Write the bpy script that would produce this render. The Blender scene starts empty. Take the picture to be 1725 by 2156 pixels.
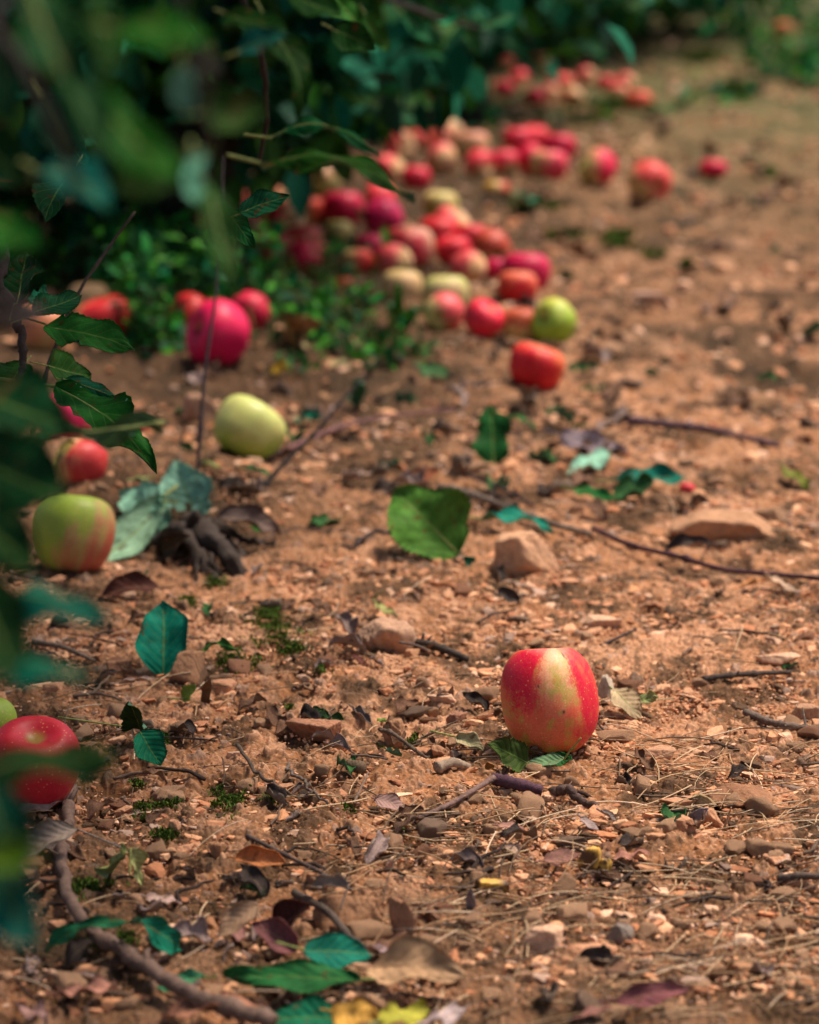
import bpy, math, random
import numpy as np
from mathutils import Vector

# ------------------------------------------------------------------ camera, sky, sun, exposure
W, H = 1725.0, 2156.0            # photograph units used for reading positions off the photograph
LENS = 85.0
F = LENS / 24.0 * W
PITCH = math.atan((H / 2 + 369.0) / F)
CP, SP = math.cos(PITCH), math.sin(PITCH)
CAMZ = 0.075 * CP / 0.1026
FOCUS = 2.22

sc = bpy.context.scene
COL = sc.collection
cam_d = bpy.data.cameras.new('camera')
cam = bpy.data.objects.new('camera', cam_d)
COL.objects.link(cam)
cam.location = (0, 0, CAMZ)
cam.rotation_euler = (math.pi / 2 - PITCH, 0, 0)
cam_d.sensor_fit = 'HORIZONTAL'
cam_d.sensor_width = 24.0
cam_d.lens = LENS
cam_d.clip_start = 0.02
cam_d.clip_end = 2000
cam_d.dof.use_dof = True
cam_d.dof.focus_distance = FOCUS
cam_d.dof.aperture_fstop = 5.0
sc.camera = cam

SUN_EL, SUN_AZ = math.radians(66), math.radians(62)    # azimuth clockwise from +Y: light from the right, behind
world = bpy.data.worlds.new('World')
sc.world = world
world.use_nodes = True
wn = world.node_tree
sky = wn.nodes.new('ShaderNodeTexSky')
sky.sky_type = 'NISHITA'
sky.sun_disc = False
sky.sun_elevation = SUN_EL
sky.sun_rotation = SUN_AZ
sky.air_density = 1.2
sky.dust_density = 4.0
bg = wn.nodes['Background']
bg.inputs['Strength'].default_value = 0.095
wn.links.new(sky.outputs[0], bg.inputs['Color'])
sd = bpy.data.lights.new('sun', 'SUN')
sd.energy = 4.0
sd.angle = math.radians(16)
sd.color = (1.0, 0.87, 0.74)
sun = bpy.data.objects.new('sun', sd)
COL.objects.link(sun)
sdir = Vector((math.sin(SUN_AZ) * math.cos(SUN_EL), math.cos(SUN_AZ) * math.cos(SUN_EL), math.sin(SUN_EL)))
sun.rotation_euler = sdir.to_track_quat('Z', 'Y').to_euler()
sun.location = sdir * 20
sc.view_settings.view_transform = 'Standard'
sc.view_settings.look = 'None'
sc.view_settings.exposure = 0.50
sc.view_settings.gamma = 1
sc.cycles.use_denoising = True
try:
    sc.cycles.denoising_prefilter = 'ACCURATE'
except Exception:
    pass
sc.cycles.max_bounces = 8
sc.cycles.use_adaptive_sampling = True
sc.cycles.adaptive_threshold = 0.015

# ------------------------------------------------------------------ numpy noise
def hsh(ix, iy, k=0):
    ix = ix.astype(np.int64); iy = iy.astype(np.int64)
    n = (ix * 374761393 + iy * 668265263 + k * 2147483647 + 1013904223) & 0xffffffff
    n = ((n ^ (n >> 13)) * 1274126177) & 0xffffffff
    n = (n ^ (n >> 16)) & 0xffffffff
    n = (n * 2246822519) & 0xffffffff
    return ((n ^ (n >> 15)) & 0xffffff) / float(0xffffff)

def vnoise(x, y, k=0):
    ix = np.floor(x); iy = np.floor(y)
    fx = x - ix; fy = y - iy
    fx = fx * fx * (3 - 2 * fx); fy = fy * fy * (3 - 2 * fy)
    a = hsh(ix, iy, k); b = hsh(ix + 1, iy, k); c = hsh(ix, iy + 1, k); d = hsh(ix + 1, iy + 1, k)
    return (a + (b - a) * fx) * (1 - fy) + (c + (d - c) * fx) * fy

def fbm(x, y, o=4, k=0):
    x = np.asarray(x, float); y = np.asarray(y, float)
    s = 0; a = 0.5; t = 0
    for i in range(o):
        s = s + a * (vnoise(x, y, k + i) - 0.5); t += a
        a *= 0.5; x = x * 2.03 + 7.1; y = y * 2.03 - 3.7
    return s / t * 2

def worley(x, y, k=0, active=1.0):
    """distance to nearest active feature point, and its id hash"""
    ix = np.floor(x); iy = np.floor(y)
    best = np.full(x.shape, 9.0); hid = np.zeros(x.shape)
    for dx in (-1, 0, 1):
        for dy in (-1, 0, 1):
            cx = ix + dx; cy = iy + dy
            px = cx + 0.1 + 0.8 * hsh(cx, cy, k); py = cy + 0.1 + 0.8 * hsh(cx, cy, k + 1)
            h = hsh(cx, cy, k + 2)
            an = hsh(cx, cy, k + 3) * 3.14; ca = np.cos(an); sa = np.sin(an)
            ex = (x - px) * ca + (y - py) * sa; ey = -(x - px) * sa + (y - py) * ca
            d = np.sqrt((ex * 0.75) ** 2 + (ey * 1.25) ** 2)
            d = np.where(h > 1 - active, d, 9.0)
            m = d < best
            best = np.where(m, d, best); hid = np.where(m, hsh(cx, cy, k + 4), hid)
    return best, hid

def sst(a, b, x):
    t = np.clip((x - a) / (b - a), 0, 1)
    return t * t * (3 - 2 * t)

# ------------------------------------------------------------------ ground height
MOUNDS = [(-0.250, 3.06, 0.15, 0.16, 0.034)]
def Hs(x, y):
    x = np.asarray(x, float); y = np.asarray(y, float)
    h = 0.010 * fbm(x * 1.7, y * 1.7, 2, 5) + 0.008 * fbm(x * 9, y * 9, 2, 9)
    for (mx, my, rx, ry, a) in MOUNDS:
        h = h + a * np.exp(-(((x - mx) / rx) ** 2 + ((y - my) / ry) ** 2) ** 2)
    return h
def hs(x, y):
    return float(Hs(np.array([x]), np.array([y]))[0])

def ray(px, py):
    u = (px - W / 2) / F; v = -(py - H / 2) / F
    return Vector((u, CP + v * SP, -SP + v * CP))     # depth-1 vector
CAM = Vector((0, 0, CAMZ))
def gp(px, py, z=0.0):
    """point of the ground (plus z) seen at the photograph position"""
    r = ray(px, py); t = (CAMZ - z) / -r.z
    for _ in range(6):
        p = CAM + r * t
        t = (CAMZ - z - hs(p.x, p.y)) / -r.z
    return CAM + r * t
def dp(px, py, t):
    return CAM + ray(px, py) * t
def depth(p):
    return (p - CAM).dot(Vector((0, CP, -SP)))

# ------------------------------------------------------------------ mesh helpers
def np_mesh(name, V, Fs, mats=(), mi=None, smooth=True, attrs=None, uv=None):
    """V (n,3); Fs list of int arrays (k,3) or (k,4)"""
    me = bpy.data.meshes.new(name)
    V = np.asarray(V, np.float32)
    Fs = [np.asarray(f, np.int32) for f in Fs if len(f)]
    idx = np.concatenate([f.ravel() for f in Fs])
    cnt = np.concatenate([np.full(len(f), f.shape[1], np.int32) for f in Fs])
    st = np.concatenate([[0], np.cumsum(cnt)[:-1]]).astype(np.int32)
    me.vertices.add(len(V)); me.vertices.foreach_set('co', V.ravel())
    me.loops.add(len(idx)); me.loops.foreach_set('vertex_index', idx)
    me.polygons.add(len(cnt)); me.polygons.foreach_set('loop_start', st)
    try:
        me.polygons.foreach_set('loop_total', cnt)
    except Exception:
        pass
    if mi is not None:
        me.polygons.foreach_set('material_index', np.asarray(mi, np.int32))
    me.update(calc_edges=True)
    me.polygons.foreach_set('use_smooth', np.full(len(cnt), smooth))
    for m in mats:
        me.materials.append(m)
    if attrs:
        for k, a in attrs.items():
            a = np.asarray(a, np.float32)
            if a.ndim == 2:
                at = me.attributes.new(k, 'FLOAT_COLOR', 'POINT')
                if a.shape[1] == 3:
                    a = np.concatenate([a, np.ones((len(a), 1), np.float32)], 1)
                at.data.foreach_set('color', a.ravel())
            else:
                at = me.attributes.new(k, 'FLOAT', 'POINT'); at.data.foreach_set('value', a)
    if uv is not None:
        l = me.uv_layers.new(name='UVMap')
        l.data.foreach_set('uv', np.asarray(uv, np.float32)[idx].ravel())
    me.update()
    return me

def link(name, me, parent=None, loc=None, label=None, cat=None, group=None, kind=None, color=None):
    o = bpy.data.objects.new(name, me)
    COL.objects.link(o)
    if loc is not None:
        o.location = loc
    if parent is not None:
        o.parent = parent
    if label: o['label'] = label
    if cat: o['category'] = cat
    if group: o['group'] = group
    if kind: o['kind'] = kind
    if color is not None:
        o.color = (color[0], color[1], color[2], 1)
    return o

def srgb(r, g, b):
    f = lambda c: (c / 255) / 12.92 if c / 255 <= 0.04045 else ((c / 255 + 0.055) / 1.055) ** 2.4
    return (f(r), f(g), f(b))

def tube_np(P, R, seg=8, rough=0.0, seed=0, cap=True):
    P = np.asarray(P, float); n = len(P)
    R = np.asarray(R, float) * np.ones(n)
    T = np.gradient(P, axis=0); T /= np.linalg.norm(T, axis=1)[:, None] + 1e-9
    a = np.array([0, 0, 1.0]) if abs(T[0, 2]) < 0.9 else np.array([1.0, 0, 0])
    N = np.cross(T[0], a); N /= np.linalg.norm(N)
    V = []; rg = np.random.RandomState(seed)
    an = np.linspace(0, 2 * np.pi, seg, endpoint=False)
    rr = rg.rand(n, seg)
    for i in range(n):
        N = N - T[i] * N.dot(T[i]); N /= np.linalg.norm(N) + 1e-9
        B = np.cross(T[i], N)
        r = R[i] * (1 + rough * (rr[i] - 0.5))
        V.append(P[i] + (np.cos(an) * r)[:, None] * N + (np.sin(an) * r)[:, None] * B)
    V = np.concatenate(V)
    i = np.arange(n - 1)[:, None] * seg; j = np.arange(seg)[None]
    j2 = (j + 1) % seg
    Q = np.stack([i + j, i + j2, i + seg + j2, i + seg + j], -1).reshape(-1, 4)
    Fs = [Q]
    if cap:
        V = np.concatenate([V, P[:1], P[-1:]])
        c0, c1 = len(V) - 2, len(V) - 1
        jj = np.arange(seg); k = (jj + 1) % seg
        Fs.append(np.stack([np.full(seg, c0), k, jj], 1))
        Fs.append(np.stack([np.full(seg, c1), (n - 1) * seg + jj, (n - 1) * seg + k], 1))
    return V, Fs

def spline(pts, n=24):
    P = np.asarray([tuple(p) for p in pts], float)
    if len(P) == 2:
        t = np.linspace(0, 1, n)[:, None]
        return P[0] * (1 - t) + P[1] * t
    P = np.concatenate([[2 * P[0] - P[1]], P, [2 * P[-1] - P[-2]]])
    m = len(P) - 3; out = []
    for s in np.linspace(0, m - 1e-6, n):
        i = int(s); t = s - i
        p0, p1, p2, p3 = P[i:i + 4]
        out.append(0.5 * ((2 * p1) + (-p0 + p2) * t + (2 * p0 - 5 * p1 + 4 * p2 - p3) * t * t + (-p0 + 3 * p1 - 3 * p2 + p3) * t ** 3))
    return np.array(out)

def merge(parts):
    """list of (V, [faces]) -> V, [tris, quads]"""
    Vs = []; tr = []; qd = []; o = 0
    for V, Fs in parts:
        Vs.append(V)
        for f in Fs:
            (tr if f.shape[1] == 3 else qd).append(f + o)
        o += len(V)
    out = []
    if tr: out.append(np.concatenate(tr))
    if qd: out.append(np.concatenate(qd))
    return np.concatenate(Vs), out

# ------------------------------------------------------------------ material helpers
class NT:
    def __init__(s, name):
        s.m = bpy.data.materials.new(name); s.m.use_nodes = True
        s.t = s.m.node_tree; s.b = s.t.nodes['Principled BSDF']; s.out = s.t.nodes['Material Output']
    def n(s, typ, **kw):
        nd = s.t.nodes.new('ShaderNode' + typ)
        for k, v in kw.items():
            if hasattr(nd, k) and k not in ('Scale',):
                try:
                    setattr(nd, k, v); continue
                except Exception:
                    pass
            nd.inputs[k].default_value = v
        return nd
    def l(s, a, b): s.t.links.new(a, b)
    def coord(s): return s.n('TexCoord').outputs['Object']
    def noise(s, scale, detail=4, rough=0.6, co=None, dist=0.0):
        nd = s.n('TexNoise'); nd.inputs['Scale'].default_value = scale
        nd.inputs['Detail'].default_value = detail; nd.inputs['Roughness'].default_value = rough
        nd.inputs['Distortion'].default_value = dist
        s.l(co if co is not None else s.co, nd.inputs['Vector']); return nd.outputs['Fac']
    def ramp(s, fac, stops):
        nd = s.n('ValToRGB'); e = nd.color_ramp.elements
        while len(e) < len(stops): e.new(0.5)
        for i, (p, c) in enumerate(stops):
            e[i].position = p; e[i].color = (c[0], c[1], c[2], 1) if hasattr(c, '__len__') else (c, c, c, 1)
        s.l(fac, nd.inputs['Fac']); return nd.outputs['Color']
    def mix(s, fac, a, b, bt='MIX'):
        nd = s.n('Mix'); nd.data_type = 'RGBA'; nd.blend_type = bt
        for k, v in (('Factor', fac),):
            if isinstance(v, (int, float)): nd.inputs[0].default_value = v
            else: s.l(v, nd.inputs[0])
        for k, v in ((6, a), (7, b)):
            if isinstance(v, (tuple, list)): nd.inputs[k].default_value = (v[0], v[1], v[2], 1)
            else: s.l(v, nd.inputs[k])
        return nd.outputs[2]
    def math(s, op, a, b=0.5):
        nd = s.n('Math'); nd.operation = op
        for k, v in ((0, a), (1, b)):
            if isinstance(v, (int, float)): nd.inputs[k].default_value = v
            else: s.l(v, nd.inputs[k])
        return nd.outputs[0]
    def bump(s, h, strength=0.5, dist=0.001, prev=None):
        nd = s.n('Bump'); nd.inputs['Strength'].default_value = strength
        nd.inputs['Distance'].default_value = dist; s.l(h, nd.inputs['Height'])
        if prev is not None: s.l(prev, nd.inputs['Normal'])
        return nd.outputs['Normal']

def mat_ground():
    s = NT('soil'); s.co = s.coord()
    a = s.n('Attribute'); a.attribute_name = 'pig'
    n1 = s.noise(420, 5, 0.75); n2 = s.noise(90, 5, 0.7)
    c = s.mix(0.75, a.outputs['Color'], s.ramp(n1, [(0.28, 0.42), (0.52, 0.98), (0.75, 1.5)]), 'MULTIPLY')
    c = s.mix(0.6, c, s.ramp(n2, [(0.3, 0.55), (0.52, 1.0), (0.7, 1.35)]), 'MULTIPLY')
    s.l(c, s.b.inputs['Base Color']); s.b.inputs['Roughness'].default_value = 0.95
    s.b.inputs['Specular IOR Level'].default_value = 0.15
    nb = s.bump(n1, 0.8, 0.0012); nb = s.bump(n2, 0.4, 0.002, nb)
    s.l(nb, s.b.inputs['Normal']); return s.m

def mat_stone():
    s = NT('stone'); s.co = s.coord()
    oi = s.n('ObjectInfo')
    n1 = s.noise(60, 6, 0.7); n2 = s.noise(300, 5, 0.75); n3 = s.noise(22, 3, 0.6)
    c = s.mix(0.7, oi.outputs['Color'], s.ramp(n1, [(0.3, (0.5, 0.42, 0.36)), (0.5, (1, 1, 1)), (0.7, (1.3, 1.2, 1.05))]), 'MULTIPLY')
    c = s.mix(0.6, c, s.ramp(n2, [(0.3, 0.55), (0.52, 1.0), (0.75, 1.4)]), 'MULTIPLY')
    c = s.mix(s.ramp(n3, [(0.52, 0.0), (0.72, 0.5)]), c, (0.30, 0.14, 0.06))
    s.l(c, s.b.inputs['Base Color']); s.b.inputs['Roughness'].default_value = 0.9
    s.b.inputs['Specular IOR Level'].default_value = 0.2
    nb = s.bump(n2, 0.8, 0.0012); nb = s.bump(n1, 0.7, 0.004, nb)
    s.l(nb, s.b.inputs['Normal']); return s.m

def mat_attr(name, rough=0.9, nscale=300, spec=0.2, trans=0.0, bd=0.001):
    s = NT(name); s.co = s.coord()
    a = s.n('Attribute'); a.attribute_name = 'pig'
    n1 = s.noise(nscale, 5, 0.7)
    c = s.mix(0.6, a.outputs['Color'], s.ramp(n1, [(0.3, 0.5), (0.52, 1.0), (0.75, 1.45)]), 'MULTIPLY')
    s.l(c, s.b.inputs['Base Color']); s.b.inputs['Roughness'].default_value = rough
    s.b.inputs['Specular IOR Level'].default_value = spec
    s.l(s.bump(n1, 0.7, bd), s.b.inputs['Normal'])
    if trans:
        tr = s.n('BsdfTranslucent'); s.l(c, tr.inputs['Color'])
        mx = s.n('MixShader'); mx.inputs[0].default_value = trans
        s.l(s.b.outputs[0], mx.inputs[1]); s.l(tr.outputs[0], mx.inputs[2]); s.l(mx.outputs[0], s.out.inputs['Surface'])
    return s.m

def mat_leaf(name, under=False, dry=False):
    s = NT(name); s.co = s.coord()
    oi = s.n('ObjectInfo')
    uv = s.n('UVMap'); sep = s.n('SeparateXYZ'); s.l(uv.outputs[0], sep.inputs[0])
    u = sep.outputs[0]; v = s.math('ABSOLUTE', sep.outputs[1])
    mid = s.math('LESS_THAN', v, 0.045)
    ph = s.math('ADD', s.math('SUBTRACT', s.math('MULTIPLY', u, 7.0), s.math('MULTIPLY', v, 1.9)), s.math('MULTIPLY', s.noise(25, 2, 0.5), 1.1))
    fr = s.math('ABSOLUTE', s.math('SUBTRACT', s.math('FRACT', ph), 0.5))
    vein = s.ramp(fr, [(0.0, 1.0), (0.06, 0.0)])
    ridge = s.ramp(fr, [(0.0, 0.0), (0.5, 1.0)])
    nf = s.noise(900, 4, 0.7); nl = s.noise(45, 4, 0.6); ns = s.noise(110, 3, 0.6)
    base = oi.outputs['Color']
    if under:
        base = s.mix(0.55, base, (0.16, 0.38, 0.25) if not dry else (0.42, 0.30, 0.21))
    c = s.mix(0.8, base, s.ramp(nl, [(0.3, 0.42), (0.5, 1.0), (0.7, 1.6)]), 'MULTIPLY')
    c = s.mix(0.3, c, s.ramp(nf, [(0.3, 0.6), (0.7, 1.4)]), 'MULTIPLY')
    lite = (0.16, 0.26, 0.06) if not dry else (0.32, 0.2, 0.10)
    c = s.mix(s.math('MULTIPLY', vein, 0.32 if not dry else 0.12), c, lite)
    c = s.mix(s.math('MULTIPLY', mid, 0.5 if not dry else 0.35), c, lite)
    c = s.mix(s.ramp(ns, [(0.61, 0.0), (0.67, 0.75 if not dry else 0.6)]), c, (0.10, 0.045, 0.015))
    s.l(c, s.b.inputs['Base Color'])
    s.b.inputs['Roughness'].default_value = 0.58 if not dry and not under else 0.75
    s.b.inputs['Specular IOR Level'].default_value = 0.04 if not dry and not under else 0.2
    hgt = s.math('ADD', s.math('MULTIPLY', ridge, 0.40), s.math('MULTIPLY', nl, 2.2))
    nb = s.bump(hgt, 0.6, 0.0015); nb = s.bump(nf, 0.3, 0.0004, nb)
    s.l(nb, s.b.inputs['Normal'])
    tr = s.n('BsdfTranslucent'); s.l(c, tr.inputs['Color'])
    mx = s.n('MixShader'); mx.inputs[0].default_value = 0.15 if not dry else 0.1
    s.l(s.b.outputs[0], mx.inputs[1]); s.l(tr.outputs[0], mx.inputs[2]); s.l(mx.outputs[0], s.out.inputs['Surface'])
    return s.m

def mat_apple():
    s = NT('apple_skin'); s.co = s.coord()
    a = s.n('Attribute'); a.attribute_name = 'pig'
    vo = s.n('TexVoronoi'); vo.inputs['Scale'].default_value = 330; s.l(s.co, vo.inputs['Vector'])
    dens = s.noise(40, 3, 0.6)
    dot = s.math('LESS_THAN', vo.outputs['Distance'], s.math('MULTIPLY', dens, 0.40))
    gate = s.ramp(vo.outputs['Color'], [(0.45, 0.0), (0.55, 1.0)])
    dot = s.math('MULTIPLY', dot, gate)
    n1 = s.noise(60, 5, 0.65); n2 = s.noise(700, 3, 0.6)
    c = s.mix(0.25, a.outputs['Color'], s.ramp(n1, [(0.3, 0.6), (0.5, 1.0), (0.7, 1.3)]), 'MULTIPLY')
    c = s.mix(0.35, c, s.ramp(n2, [(0.3, 0.65), (0.7, 1.35)]), 'MULTIPLY')
    c = s.mix(s.math('MULTIPLY', dot, 0.55), c, (0.85, 0.42, 0.16))
    bl = s.noise(26, 4, 0.7)
    c = s.mix(s.ramp(bl, [(0.70, 0.0), (0.74, 0.55)]), c, (0.16, 0.06, 0.02))
    s.l(c, s.b.inputs['Base Color'])
    s.l(s.ramp(n1, [(0.3, 0.38), (0.7, 0.58)]), s.b.inputs['Roughness'])
    s.b.inputs['Specular IOR Level'].default_value = 0.3
    s.b.inputs['Subsurface Weight'].default_value = 0.08
    s.b.inputs['Subsurface Radius'].default_value = (0.01, 0.004, 0.002)
    s.b.inputs['Subsurface Scale'].default_value = 0.3
    s.l(s.bump(n1, 0.12, 0.002), s.b.inputs['Normal']); return s.m

def mat_bark(name='bark', c0=(0.02, 0.014, 0.010), c1=(0.12, 0.085, 0.065), obj=False):
    s = NT(name); s.co = s.coord()
    n1 = s.noise(70, 6, 0.75, dist=0.6); n2 = s.noise(400, 4, 0.7)
    c = s.ramp(n1, [(0.32, c0), (0.68, c1)])
    if obj:
        oi = s.n('ObjectInfo')
        c = s.mix(0.8, oi.outputs['Color'], s.ramp(n1, [(0.3, 0.45), (0.5, 1.0), (0.7, 1.5)]), 'MULTIPLY')
    c = s.mix(0.5, c, s.ramp(n2, [(0.3, 0.5), (0.7, 1.5)]), 'MULTIPLY')
    s.l(c, s.b.inputs['Base Color']); s.b.inputs['Roughness'].default_value = 0.85
    s.b.inputs['Specular IOR Level'].default_value = 0.25
    nb = s.bump(n1, 0.8, 0.003); nb = s.bump(n2, 0.6, 0.0008, nb)
    s.l(nb, s.b.inputs['Normal']); return s.m

M_ground = mat_ground(); M_stone = mat_stone(); M_gravel = mat_attr('gravel_stone')
M_leaf = mat_leaf('leaf_upper'); M_under = mat_leaf('leaf_underside', under=True)
M_dry = mat_leaf('dry_leaf', dry=True); M_dryu = mat_leaf('dry_leaf_underside', under=True, dry=True)
M_apple = mat_apple(); M_bark = mat_bark('bark', (0.006, 0.005, 0.004), (0.035, 0.026, 0.02)); M_stick = mat_bark('stick_bark', obj=True)
M_straw = mat_attr('straw', 0.8, 500, 0.3); M_crown = mat_attr('crown_leaves', 0.6, 60, 0.1, 0.12)
M_moss = mat_attr('moss', 0.95, 500, 0.1); M_weed = mat_attr('weed_leaves', 0.6, 120, 0.2, 0.2)
M_petiole = mat_bark('petiole_skin', (0.16, 0.20, 0.05), (0.34, 0.36, 0.12))
M_calyx = mat_bark('calyx_skin', (0.015, 0.01, 0.005), (0.08, 0.05, 0.02))

# ------------------------------------------------------------------ the ground
def build_ground():
    s_in = np.linspace(-0.158, 0.158, 940)
    s_o = np.arange(0.1588, 0.36, 0.0009); s_in = np.concatenate([-s_o[::-1], s_in, s_o])
    g = [0.36]
    st = 0.004
    while g[-1] < 120: g.append(g[-1] + st); st *= 1.28
    g = np.array(g[1:]); s = np.concatenate([-g[::-1], s_in, g])
    y = [-30, -10, -4, -1, 0.0, 0.5, 0.9, 1.2, 1.4, 1.5, 1.6, 1.66]
    while y[-1] < 3.3: y.append(y[-1] + 0.00095 * (y[-1] / 1.9) ** 1.2)
    while y[-1] < 13: y.append(y[-1] * 1.0021)
    while y[-1] < 900: y.append(y[-1] * 1.12)
    y = np.array(y)
    Y = np.repeat(y[:, None], len(s), 1)
    X = s[None] * np.maximum(Y, 1.3)
    x, yy = X.ravel(), Y.ravel()
    near = 1 - sst(4, 10, yy)
    fine = near * (1 - sst(0.36, 0.5, np.abs(np.repeat(s[None], len(y), 0).ravel())))
    h = Hs(x, yy)
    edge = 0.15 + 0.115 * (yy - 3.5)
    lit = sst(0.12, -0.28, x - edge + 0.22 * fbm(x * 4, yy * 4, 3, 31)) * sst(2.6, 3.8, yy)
    patch = fbm(x * 7, yy * 7, 4, 40)
    # crumbs: domes of three sizes, each with its own earth colour
    d1, i1 = worley(x / 0.017, yy / 0.017, 11, 0.42); a1 = sst(0.52, 0.30, d1)
    d2, i2 = worley(x / 0.0085, yy / 0.0085, 21, 0.6); a2 = sst(0.52, 0.22, d2)
    d3, i3 = worley(x / 0.0042, yy / 0.0042, 61, 0.7); a3 = sst(0.55, 0.15, d3)
    rg = 1 - np.abs(fbm(x * 70, yy * 70, 4, 66)) * 2.2
    a1 = a1 * sst(0.1, 0.7, rg); a2 = a2 * sst(0.0, 0.6, 1 - np.abs(fbm(x * 130, yy * 130, 3, 67)) * 2.2)
    h = h + fine * (0.0036 * a1 * (0.3 + i1) + 0.0022 * a2 * (0.3 + i2) + 0.0012 * a3 + 0.0012 * rg)
    h = h + near * (0.0050 * fbm(x * 26, yy * 26, 3, 50)) + fine * 0.0014 * fbm(x * 150, yy * 150, 3, 55)
    gul = fbm(x * 22 + 3, yy * 14, 3, 58)
    h = h - fine * 0.007 * sst(0.2, 0.5, gul)
    h = h + (1 - sst(9, 16, yy)) * sst(2.4, 3.4, yy) * 0.014 * np.maximum(fbm(x * 8, yy * 8, 3, 133), -0.1)
    soil = np.array([0.345, 0.150, 0.064]); dk = np.array([0.17, 0.075, 0.030]); pale = np.array([0.66, 0.36, 0.21])
    hum_shade = np.array([0.040, 0.024, 0.012]); grn = np.array([0.09, 0.10, 0.035])  # humus colour, also used for shade painted into ground hollows
    c = soil + (dk - soil) * sst(0.0, 0.65, -patch + 0.35 * fbm(x * 40, yy * 40, 3, 44))[:, None] * 0.8
    c = c + (pale - c) * (sst(0.1, 0.6, patch) * 0.5)[:, None]
    for a, i in ((a3, i3), (a2, i2), (a1, i1)):
        col = dk + (pale - dk) * (0.15 + 0.85 * i)[:, None]
        col = np.where((i > 0.93)[:, None], np.array([0.36, 0.24, 0.18]), col)
        col = np.where((i < 0.07)[:, None], np.array([0.12, 0.07, 0.045]), col)
        c = c + (col - c) * (fine * a * 0.7)[:, None]
    c = c + (hum_shade - c) * (sst(0.28, 0.6, gul) * 0.45)[:, None]  # gully bottoms darkened: crevice shade put into the colour
    spk = fbm(x * 60, yy * 38, 3, 71)
    c = c + (hum_shade - c) * (sst(0.12, 0.36, spk) * (0.62 + 0.3 * lit))[:, None]
    c = c + (hum_shade - c) * (lit * 0.86)[:, None]
    fb = sst(3.0, 5.5, yy)
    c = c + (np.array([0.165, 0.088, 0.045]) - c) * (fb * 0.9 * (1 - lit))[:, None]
    mot = fbm(x * 6, yy * 3.2, 4, 121); c = c + (hum_shade * 1.5 - c) * (sst(0.05, 0.4, mot) * 0.8 * sst(2.7, 3.6, yy))[:, None]
    m2 = fbm(x * 22, yy * 12, 3, 125); c = c + (hum_shade - c) * (sst(0.12, 0.4, m2) * 0.75)[:, None]; c = c + (pale - c) * (sst(0.22, 0.6, -m2) * 0.45 * (1 - lit))[:, None]
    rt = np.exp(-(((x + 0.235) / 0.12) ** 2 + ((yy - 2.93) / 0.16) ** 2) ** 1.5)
    c = c + (hum_shade - c) * (rt * 0.95)[:, None]  # dark earth round the root, with the hollow's shade painted in
    c = c + (hum_shade - c) * (sst(-0.17, -0.34, x - 0.02 * yy) * sst(3.4, 3.0, yy) * 0.45 * sst(-0.3, 0.3, fbm(x * 14, yy * 14, 3, 97)))[:, None]  # near ground darker towards the left
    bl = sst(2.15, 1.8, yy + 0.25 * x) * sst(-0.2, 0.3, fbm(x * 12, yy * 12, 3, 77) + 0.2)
    c = c + (hum_shade * 1.6 - c) * (bl * 0.62)[:, None]
    far = sst(5.5, 9.5, yy + x * 1.6 + 0.7 * fbm(x * 3, yy * 1.5, 3, 83))
    c = c + (grn - c) * (far * 0.65)[:, None]
    nr, nc = len(y), len(s)
    i = (np.arange(nr - 1)[:, None] * nc + np.arange(nc - 1)[None])
    Q = np.stack([i, i + 1, i + nc + 1, i + nc], -1).reshape(-1, 4)
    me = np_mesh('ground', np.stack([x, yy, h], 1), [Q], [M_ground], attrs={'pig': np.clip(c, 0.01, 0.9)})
    link('ground', me, kind='structure')
build_ground()

# ------------------------------------------------------------------ stones
def ico(sub):
    import bmesh
    bm = bmesh.new(); bmesh.ops.create_icosphere(bm, subdivisions=sub, radius=1)
    V = np.array([v.co[:] for v in bm.verts]); Fc = np.array([[v.index for v in f.verts] for f in bm.faces]); bm.free()
    return V, Fc
ICO = {k: ico(k) for k in (1, 2, 3, 4, 5)}

def rock(sub, seed, planes=13, soft=0.028, rough=0.055):
    V, Fc = ICO[sub]; r = np.random.RandomState(seed)
    N = r.normal(size=(planes, 3)); N /= np.linalg.norm(N, axis=1)[:, None]
    N = np.concatenate([N, [[0, 0, 1], [0, 0, -1]]]); hh = np.concatenate([r.uniform(0.55, 0.95, planes), [0.7, 0.7]])
    dd = V @ N.T
    rad = np.where(dd > 0.05, hh[None] / np.maximum(dd, 0.05), 9)
    k = 1 / soft
    rad = -np.log(np.exp(-k * np.minimum(rad, 3)).sum(1)) / k
    P = V * rad[:, None]
    if rough:
        P = P * (1 + rough * fbm(P[:, 0] * 3 + P[:, 2] * 2.1, P[:, 1] * 3 - P[:, 2] * 1.7, 3, seed)
                 + rough * 0.5 * fbm(P[:, 0] * 9 + P[:, 2] * 6, P[:, 1] * 9 - P[:, 2] * 7, 3, seed + 3))[:, None]
    P -= (P.max(0) + P.min(0)) / 2
    return P / (P.max(0) - P.min(0)) , Fc      # unit box

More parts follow.
